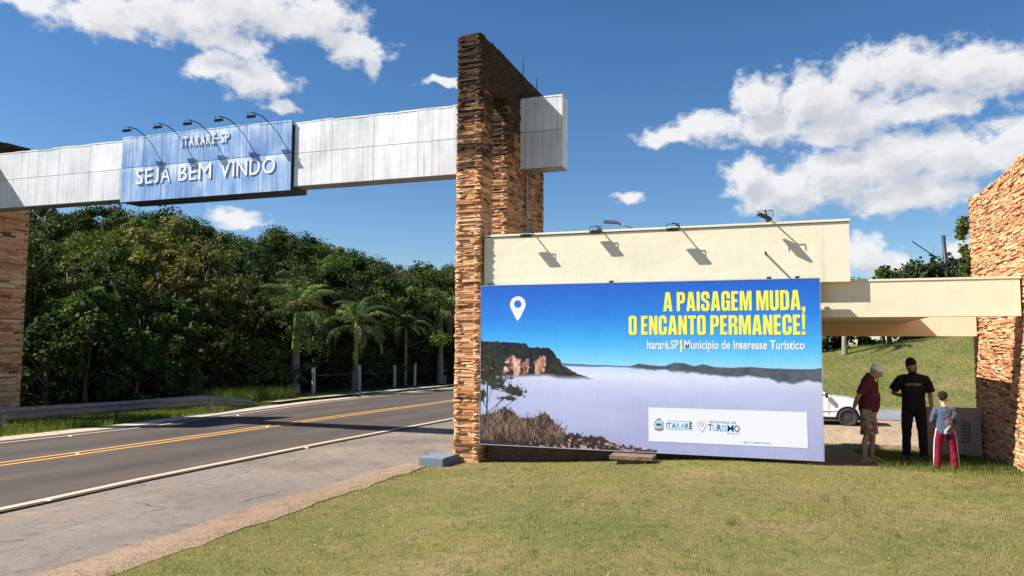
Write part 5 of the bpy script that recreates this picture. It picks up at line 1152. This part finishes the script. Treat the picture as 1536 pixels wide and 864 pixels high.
def build_man(r):            # dark clothes, facing the camera, one arm behind his back
    R_ = Euler((.42, -.12, -.10)).to_matrix(); hc = (-.02, -.055, 1.615)
    b = MB(); tor(b, [(.84, .13, .10, 0), (.95, .155, .11, 0), (1.08, .145, .105, 0), (1.25, .165, .115, 0), (1.37, .175, .11, 0), (1.44, .12, .085, .01), (1.49, .062, .06, .005), (1.54, .056, .06, -.02), (1.58, .05, .05, -.03)])
    for s_ in (-1, 1):
        b.tube([(s_ * .09, 0, .90), (s_ * .105, -.005, .70), (s_ * .115, -.015, .49), (s_ * .12, .01, .36), (s_ * .125, .025, .10)], [.092, .082, .058, .056, .038], 14)
    eL, wL = (.265, .03, 1.12), (.275, -.05, .885)
    b.tube([(.12, 0, 1.41), (.195, 0, 1.395), (.235, .01, 1.27), eL, (.272, -.01, 1.0), wL], [.06, .056, .047, .038, .037, .027], 12); hand(b, wL, (.0, -.12, -1), (1, 0, 0), (0, -1, 0), .55)
    eR, wR = (-.305, .09, 1.13), (-.12, .19, 1.08)
    b.tube([(-.12, 0, 1.41), (-.195, 0, 1.395), (-.265, .03, 1.29), eR, (-.24, .15, 1.11), wR], [.06, .056, .047, .038, .036, .027], 12); hand(b, wR, (1, .05, -.1), (0, 1, 0), (0, 0, 1), .5)
    T = head(b, hc, R_); voxel(b.build('body', SK_B, r), .0075)
    face_parts(T, R_, 1, r)
    h = MB(); h.ball(T(0, .026, .050), (.090, .106, .094), 18, 12, R_); h.ball(T(0, -.052, .095), (.068, .05, .042), 12, 8, R_); h.ball(T(0, .065, .0), (.076, .058, .07), 12, 8, R_); ho = voxel(h.build('hair', M_HAIR, r), .009, .012, 1)
    h = MB(); h.ball(T(0, -.045, -.085), (.05, .046, .036), 14, 10, R_); h.tube([T(-.07, -.01, -.02), T(-.064, -.03, -.06), T(-.04, -.06, -.09), T(0, -.082, -.098), T(.04, -.06, -.09), T(.064, -.03, -.06), T(.07, -.01, -.02)], .014, 8); h.tube([T(-.028, -.09, -.05), T(0, -.102, -.046), T(.028, -.09, -.05)], .006, 6); voxel(h.build('beard', M_HAIR, r), .006, .004, 1)
    m = cloth('black_tshirt', (.010, .010, .012), (.02, .02, .023)); s = MB()
    tor(s, [(.83, .198, .14, 0), (.92, .192, .14, 0), (1.05, .182, .132, 0), (1.22, .192, .138, 0), (1.36, .20, .132, 0), (1.43, .165, .105, .005), (1.475, .085, .078, .005), (1.50, .068, .068, 0)])
    s.tube([(.10, 0, 1.395), (.185, 0, 1.385), (.235, .01, 1.29), (.265, .02, 1.17)], [.085, .08, .08, .086], 14); s.tube([(-.10, 0, 1.395), (-.185, 0, 1.385), (-.25, .03, 1.295), (-.30, .06, 1.20)], [.085, .08, .084, .09], 14)
    voxel(s.build('tshirt', m, r), .01, .022)
    mp = mat('faded_shirt_print', (.30, .17, .15), .7); mp2 = mat('grey_shirt_print', (.2, .21, .24), .7)
    text_part(r, 'NEW', -.125, -.02, 1.285, 1.335, -.158, 0, mp, bold=.03, name='shirt_print') if False else None
    me = text_mesh('NEW', -.12, -.01, 1.275, 1.325, -.160, 0, mp, bold=.03, name='shirt_print'); link('shirt_print', me, r)
    for k, (x_, m_) in enumerate(((.0, mp2), (.03, mp2), (.06, mp2), (.09, mp))):
        q = MB(); q.box(x_, x_ + .022, -.161, -.159, 1.275 + .006 * (k % 2), 1.325); q.build('shirt_print', m_, r)
    m = cloth('black_trousers', (.012, .012, .014), (.022, .022, .026)); s = MB(); tor(s, [(.80, .16, .12, 0), (.90, .172, .125, 0), (1.0, .165, .12, 0)])
    for s_ in (-1, 1): s.tube([(s_ * .085, 0, .90), (s_ * .105, -.002, .72), (s_ * .122, -.012, .5), (s_ * .128, .008, .3), (s_ * .133, .02, .06)], [(.102, .112), (.096, .104), (.078, .082), (.072, .076), (.068, .074)], 14, side=(1, 0, 0))
    voxel(s.build('trousers', m, r), .01, .02)
    ms = mat('dark_shoe', (.02, .018, .016), .5)
    for s_ in (-1, 1): q = MB(); q.tube([(s_ * .125, .075, .04), (s_ * .128, .02, .05), (s_ * .135, -.08, .042), (s_ * .142, -.165, .03)], [(.036, .036), (.042, .05), (.047, .04), (.034, .024)], 12, side=(1, 0, 0)); voxel(q.build('shoe', ms, r), .009)
person('bearded man in black T-shirt and black trousers, standing in the shade with bowed head', (2.02, 15.76, float(H(2.02, 15.76))), -.05, 1.03, build_man)

def build_old(r):            # cap, burgundy polo, camo shorts, hands behind the back
    R_ = Euler((.55, 0, .05)).to_matrix(); hc = (0, -.155, 1.545)
    lean = [(.84, .14, .115, -.01), (.95, .165, .14, -.02), (1.08, .16, .15, -.035), (1.22, .165, .135, -.03), (1.34, .17, .12, -.03), (1.41, .12, .09, -.035), (1.455, .064, .062, -.055), (1.50, .055, .058, -.09), (1.53, .05, .05, -.11)]
    b = MB(); tor(b, lean)
    for s_, dy in ((-1, .03), (1, -.07)):
        b.tube([(s_ * .09, -.005, .90), (s_ * .10, -.01 + dy * .3, .70), (s_ * .105, -.015 + dy * .7, .48), (s_ * .105, .015 + dy, .34), (s_ * .105, .03 + dy, .09)], [.09, .078, .055, .053, .035], 14)
        x = s_ * .105; b.tube([(x, .065 + dy, .045), (x, .02 + dy, .05), (x + s_ * .01, -.08 + dy, .036), (x + s_ * .015, -.135 + dy, .026)], [(.028, .03), (.032, .045), (.042, .026), (.038, .014)], 12, side=(1, 0, 0))
        for k in range(5): q = x + s_ * .012 + (-.03 + .0155 * k) * -s_; b.tube([(q, -.12 + dy, .022), (q, -.165 + dy + .006 * k, .018)], [.010 - .001 * k, .008], 6)
    for s_ in (-1, 1):
        e_, w = (s_ * .265, .12, 1.13), (s_ * .07, .205, .93)
        b.tube([(s_ * .11, -.03, 1.38), (s_ * .19, -.02, 1.365), (s_ * .235, .04, 1.25), e_, (s_ * .175, .17, 1.03), w], [.058, .054, .045, .037, .036, .026], 12); hand(b, w, (-s_ * .55, .08, -.8), (0, 1, 0), (-s_ * .8, 0, .5), .6)
    T = head(b, hc, R_); voxel(b.build('body', SK_A, r), .0075); face_parts(T, R_, 1, r)
    h = MB(); h.ball(T(0, .05, .0), (.074, .058, .05), 12, 8, R_); voxel(h.build('hair', cloth('grey_hair', (.25, .24, .23), (.4, .39, .38)), r), .009, .004, 1)
    m = cloth('white_cap_cotton', (.80, .80, .78), (.88, .88, .87), 5); c_ = MB(); c_.ball(T(0, .012, .062), (.091, .108, .078), 20, 12, R_)
    c_.tube([T(0, -.05, .055), T(0, -.11, .05), T(0, -.165, .034)], [(.078, .014), (.078, .010), (.05, .007)], 14, side=R_ @ Vector((1, 0, 0))); c_.ball(T(0, .012, .142), .009, 8, 6); voxel(c_.build('cap', m, r), .007, .0, 1)
    m = cloth('burgundy_polo', (.085, .016, .028), (.13, .026, .042)); s = MB()
    tor(s, [(.86, .18, .155, -.02), (.95, .187, .17, -.025), (1.08, .184, .178, -.04), (1.22, .186, .158, -.035), (1.34, .188, .138, -.03), (1.41, .15, .108, -.035), (1.455, .08, .078, -.055), (1.485, .068, .068, -.075)])
    for s_ in (-1, 1): s.tube([(s_ * .10, -.03, 1.38), (s_ * .195, -.02, 1.375), (s_ * .25, .035, 1.27), (s_ * .272, .085, 1.165)], [.072, .074, .08, .084], 14)
    voxel(s.build('polo_shirt', m, r), .01, .026)
    s = MB(); s.tube([(0, -.05, 1.462), (0, -.075, 1.492)], [(.082, .084), (.074, .074)], 16, side=(1, 0, 0)); s.box(-.016, .016, -.185, -.165, 1.27, 1.42); voxel(s.build('collar', m, r), .008, .0)
    m = mat('camouflage_cotton', (.2, .15, .1), .9, 0, .1); t = m.node_tree; tcn = t.nodes.new('ShaderNodeTexCoord'); n = noise(t, 17, 2, .5, tcn.outputs['Object'], .4); n2 = noise(t, 11, 2, .5, tcn.outputs['Object'], .6)
    c = ramp(t, n.outputs['Fac'], [(.38, (.09, .06, .045)), (.46, (.24, .16, .10)), (.54, (.36, .27, .18)), (.62, (.14, .115, .07))]); c = mix(t, mth(t, 'MULTIPLY', mth(t, 'SUBTRACT', n2.outputs['Fac'], .55, clamp=True), 9, clamp=True), c, (.42, .34, .25)); base(m, c); bump(t, noise(t, 12, 3).outputs['Fac'], .5, .02)
    s = MB(); tor(s, [(.80, .165, .135, -.01), (.90, .175, .145, -.015), (.97, .168, .145, -.02)])
    for s_, dy in ((-1, .01), (1, -.03)):
        s.tube([(s_ * .085, -.005, .90), (s_ * .10, -.008 + dy * .5, .72), (s_ * .112, -.012 + dy, .47)], [(.105, .12), (.108, .118), (.112, .118)], 14, side=(1, 0, 0)); s.box(s_ * .165 - .06, s_ * .165 + .06, -.07 + dy, .065 + dy, .56, .70)
    voxel(s.build('cargo_shorts', m, r), .011, .03)
    ms = mat('pale_flip_flop', (.55, .42, .36), .6)
    for s_, dy in ((-1, .03), (1, -.07)):
        x = s_ * .112; q = MB(); q.tube([(x, .095 + dy, .008), (x, 0 + dy, .008), (x + s_ * .008, -.10 + dy, .008), (x + s_ * .01, -.185 + dy, .008)], [(.032, .009), (.036, .009), (.05, .009), (.035, .009)], 12, side=(1, 0, 0)); f_ = q.build('flip_flop', ms, r, True)
        q = MB(); q.tube([(x - .042, -.02 + dy, .015), (x + s_ * .0, -.09 + dy, .062), (x, -.125 + dy, .02)], .005, 6); q.tube([(x + .042, -.02 + dy, .015), (x + .003, -.088 + dy, .0625), (x + .003, -.12 + dy, .021)], .005, 6); q.build('strap', ms, f_)
person('older man in white cap, burgundy polo and camouflage shorts, hands behind his back', (1.19, 14.87, float(H(1.19, 14.87)) + .0), math.radians(82), .99, build_old)

def build_boy(r):            # back to the camera
    R_ = Euler((.55, .0, -.42)).to_matrix(); hc = (.0, -.07, 1.585); k = 1.22
    b = MB(); tor(b, [(.82, .135, .105, 0), (.92, .15, .11, 0), (1.05, .14, .1, 0), (1.2, .15, .105, 0), (1.31, .155, .1, 0), (1.38, .11, .08, 0), (1.42, .058, .056, -.005), (1.48, .052, .055, -.03), (1.54, .05, .05, -.05)])
    for s_ in (-1, 1):
        b.tube([(s_ * .09, 0, .88), (s_ * .13, 0, .68), (s_ * .155, -.01, .47), (s_ * .165, .01, .34), (s_ * .175, .02, .09)], [.088, .076, .055, .052, .037], 14)
        e_, w = (s_ * .235, -.01, 1.09), (s_ * .12, -.235, 1.08)
        b.tube([(s_ * .10, 0, 1.34), (s_ * .175, 0, 1.33), (s_ * .22, .01, 1.21), e_, (s_ * .21, -.14, 1.08), w], [.052, .05, .042, .035, .033, .026], 12); hand(b, w, (-s_ * .6, -.6, .15), (0, -.4, -1), (-s_ * .2, -.6, .6), .6)
    T = head(b, hc, R_, k * .93); voxel(b.build('body', SK_C, r), .0085); face_parts(T, R_, k * .93, r)
    h = MB(); h.ball(T(0, .026, .048), (.102, .122, .104), 18, 12, R_); h.ball(T(0, -.05, .098), (.07, .045, .034), 12, 8, R_); h.ball(T(0, .066, -.005), (.088, .062, .078), 12, 8, R_); voxel(h.build('hair', M_HAIR, r), .01, .012, 1)
    m = cloth('blue_grey_sweatshirt', (.065, .085, .135), (.09, .115, .17)); t = m.node_tree; tcn = t.nodes.new('ShaderNodeTexCoord'); sp = t.nodes.new('ShaderNodeSeparateXYZ'); t.links.new(tcn.outputs['Object'], sp.inputs[0])
    n = noise(t, 7, 4, .6, tcn.outputs['Object'], 1.0)
    xx_, zz_ = sp.outputs[0], sp.outputs[2]                      # printed motif on the back: pale slanting streak and pink patch
    s1 = mth(t, 'ABSOLUTE', mth(t, 'ADD', mth(t, 'ADD', mth(t, 'MULTIPLY', zz_, .52), mth(t, 'MULTIPLY', n.outputs['Fac'], .22)), mth(t, 'SUBTRACT', xx_, .575)))
    f1 = mth(t, 'MULTIPLY', mth(t, 'SUBTRACT', .045, s1), 60, clamp=True); f1 = mth(t, 'MULTIPLY', f1, mth(t, 'MULTIPLY', mth(t, 'SUBTRACT', 1.30, zz_), 30, clamp=True)); f1 = mth(t, 'MULTIPLY', f1, mth(t, 'MULTIPLY', mth(t, 'SUBTRACT', n.outputs['Fac'], .4), 9, clamp=True))
    old = t.nodes['Principled BSDF'].inputs['Base Color'].links[0].from_socket; c = mix(t, f1, old, (.55, .62, .66))
    d2 = mth(t, 'ADD', mth(t, 'ABSOLUTE', mth(t, 'ADD', xx_, .03)), mth(t, 'ABSOLUTE', mth(t, 'SUBTRACT', zz_, 1.07))); f2 = mth(t, 'MULTIPLY', mth(t, 'SUBTRACT', mth(t, 'ADD', .05, mth(t, 'MULTIPLY', n.outputs['Fac'], .1)), d2), 30, clamp=True); c = mix(t, mth(t, 'MULTIPLY', f2, .6), c, (.32, .16, .24)); base(m, c)
    s = MB(); tor(s, [(.80, .185, .14, 0), (.88, .182, .14, 0), (1.0, .176, .132, 0), (1.18, .176, .13, 0), (1.30, .175, .12, 0), (1.37, .14, .095, 0), (1.415, .075, .07, 0)])
    for s_ in (-1, 1): s.tube([(s_ * .09, 0, 1.34), (s_ * .18, 0, 1.335), (s_ * .215, .01, 1.21), (s_ * .25, -.01, 1.085), (s_ * .21, -.13, 1.07), (s_ * .155, -.21, 1.075)], [.066, .066, .06, .056, .05, .042], 14)
    voxel(s.build('sweatshirt', m, r), .011, .03)
    m = cloth('burgundy_red_trousers', (.15, .008, .022), (.21, .014, .034)); s = MB(); tor(s, [(.78, .155, .12, 0), (.88, .165, .125, 0), (.96, .16, .12, 0)])
    for s_ in (-1, 1): s.tube([(s_ * .085, 0, .88), (s_ * .13, 0, .68), (s_ * .155, -.01, .46), (s_ * .168, .008, .3), (s_ * .178, .015, .07)], [(.098, .105), (.09, .098), (.08, .084), (.078, .082), (.08, .082)], 14, side=(1, 0, 0))
    voxel(s.build('track_trousers', m, r), .011, .024)
    mw = mat('white_trouser_stripe', (.72, .66, .64), .8)
    for s_ in (-1, 1):
        q = MB(); q.tube([(s_ * .168, 0, .92), (s_ * .186, .02, .86), (s_ * .222, .025, .68), (s_ * .238, .012, .46), (s_ * .248, .03, .3), (s_ * .260, .03, .08)], [(.012, .018)] * 6, 8, side=(1, 0, 0)); q.build('side_stripe', mw, r, True)
    ms = mat('dark_sneaker', (.025, .022, .022), .6)
    for s_ in (-1, 1): q = MB(); q.tube([(s_ * .175, .075, .04), (s_ * .178, .02, .05), (s_ * .19, -.08, .042), (s_ * .20, -.16, .03)], [(.038, .038), (.045, .052), (.05, .042), (.036, .026)], 12, side=(1, 0, 0)); voxel(q.build('shoe', ms, r), .009)
person('boy seen from behind in blue-grey printed sweatshirt and red trousers with white side stripe', (2.28, 14.37, float(H(2.28, 14.37))), math.radians(186), .715, build_boy)

for kname, src in tree_kinds.items():          # a kind of tree that found no place is not left standing at the origin
    if kname not in used:
        for ch in list(src.children): bpy.data.objects.remove(ch)
        bpy.data.objects.remove(src)
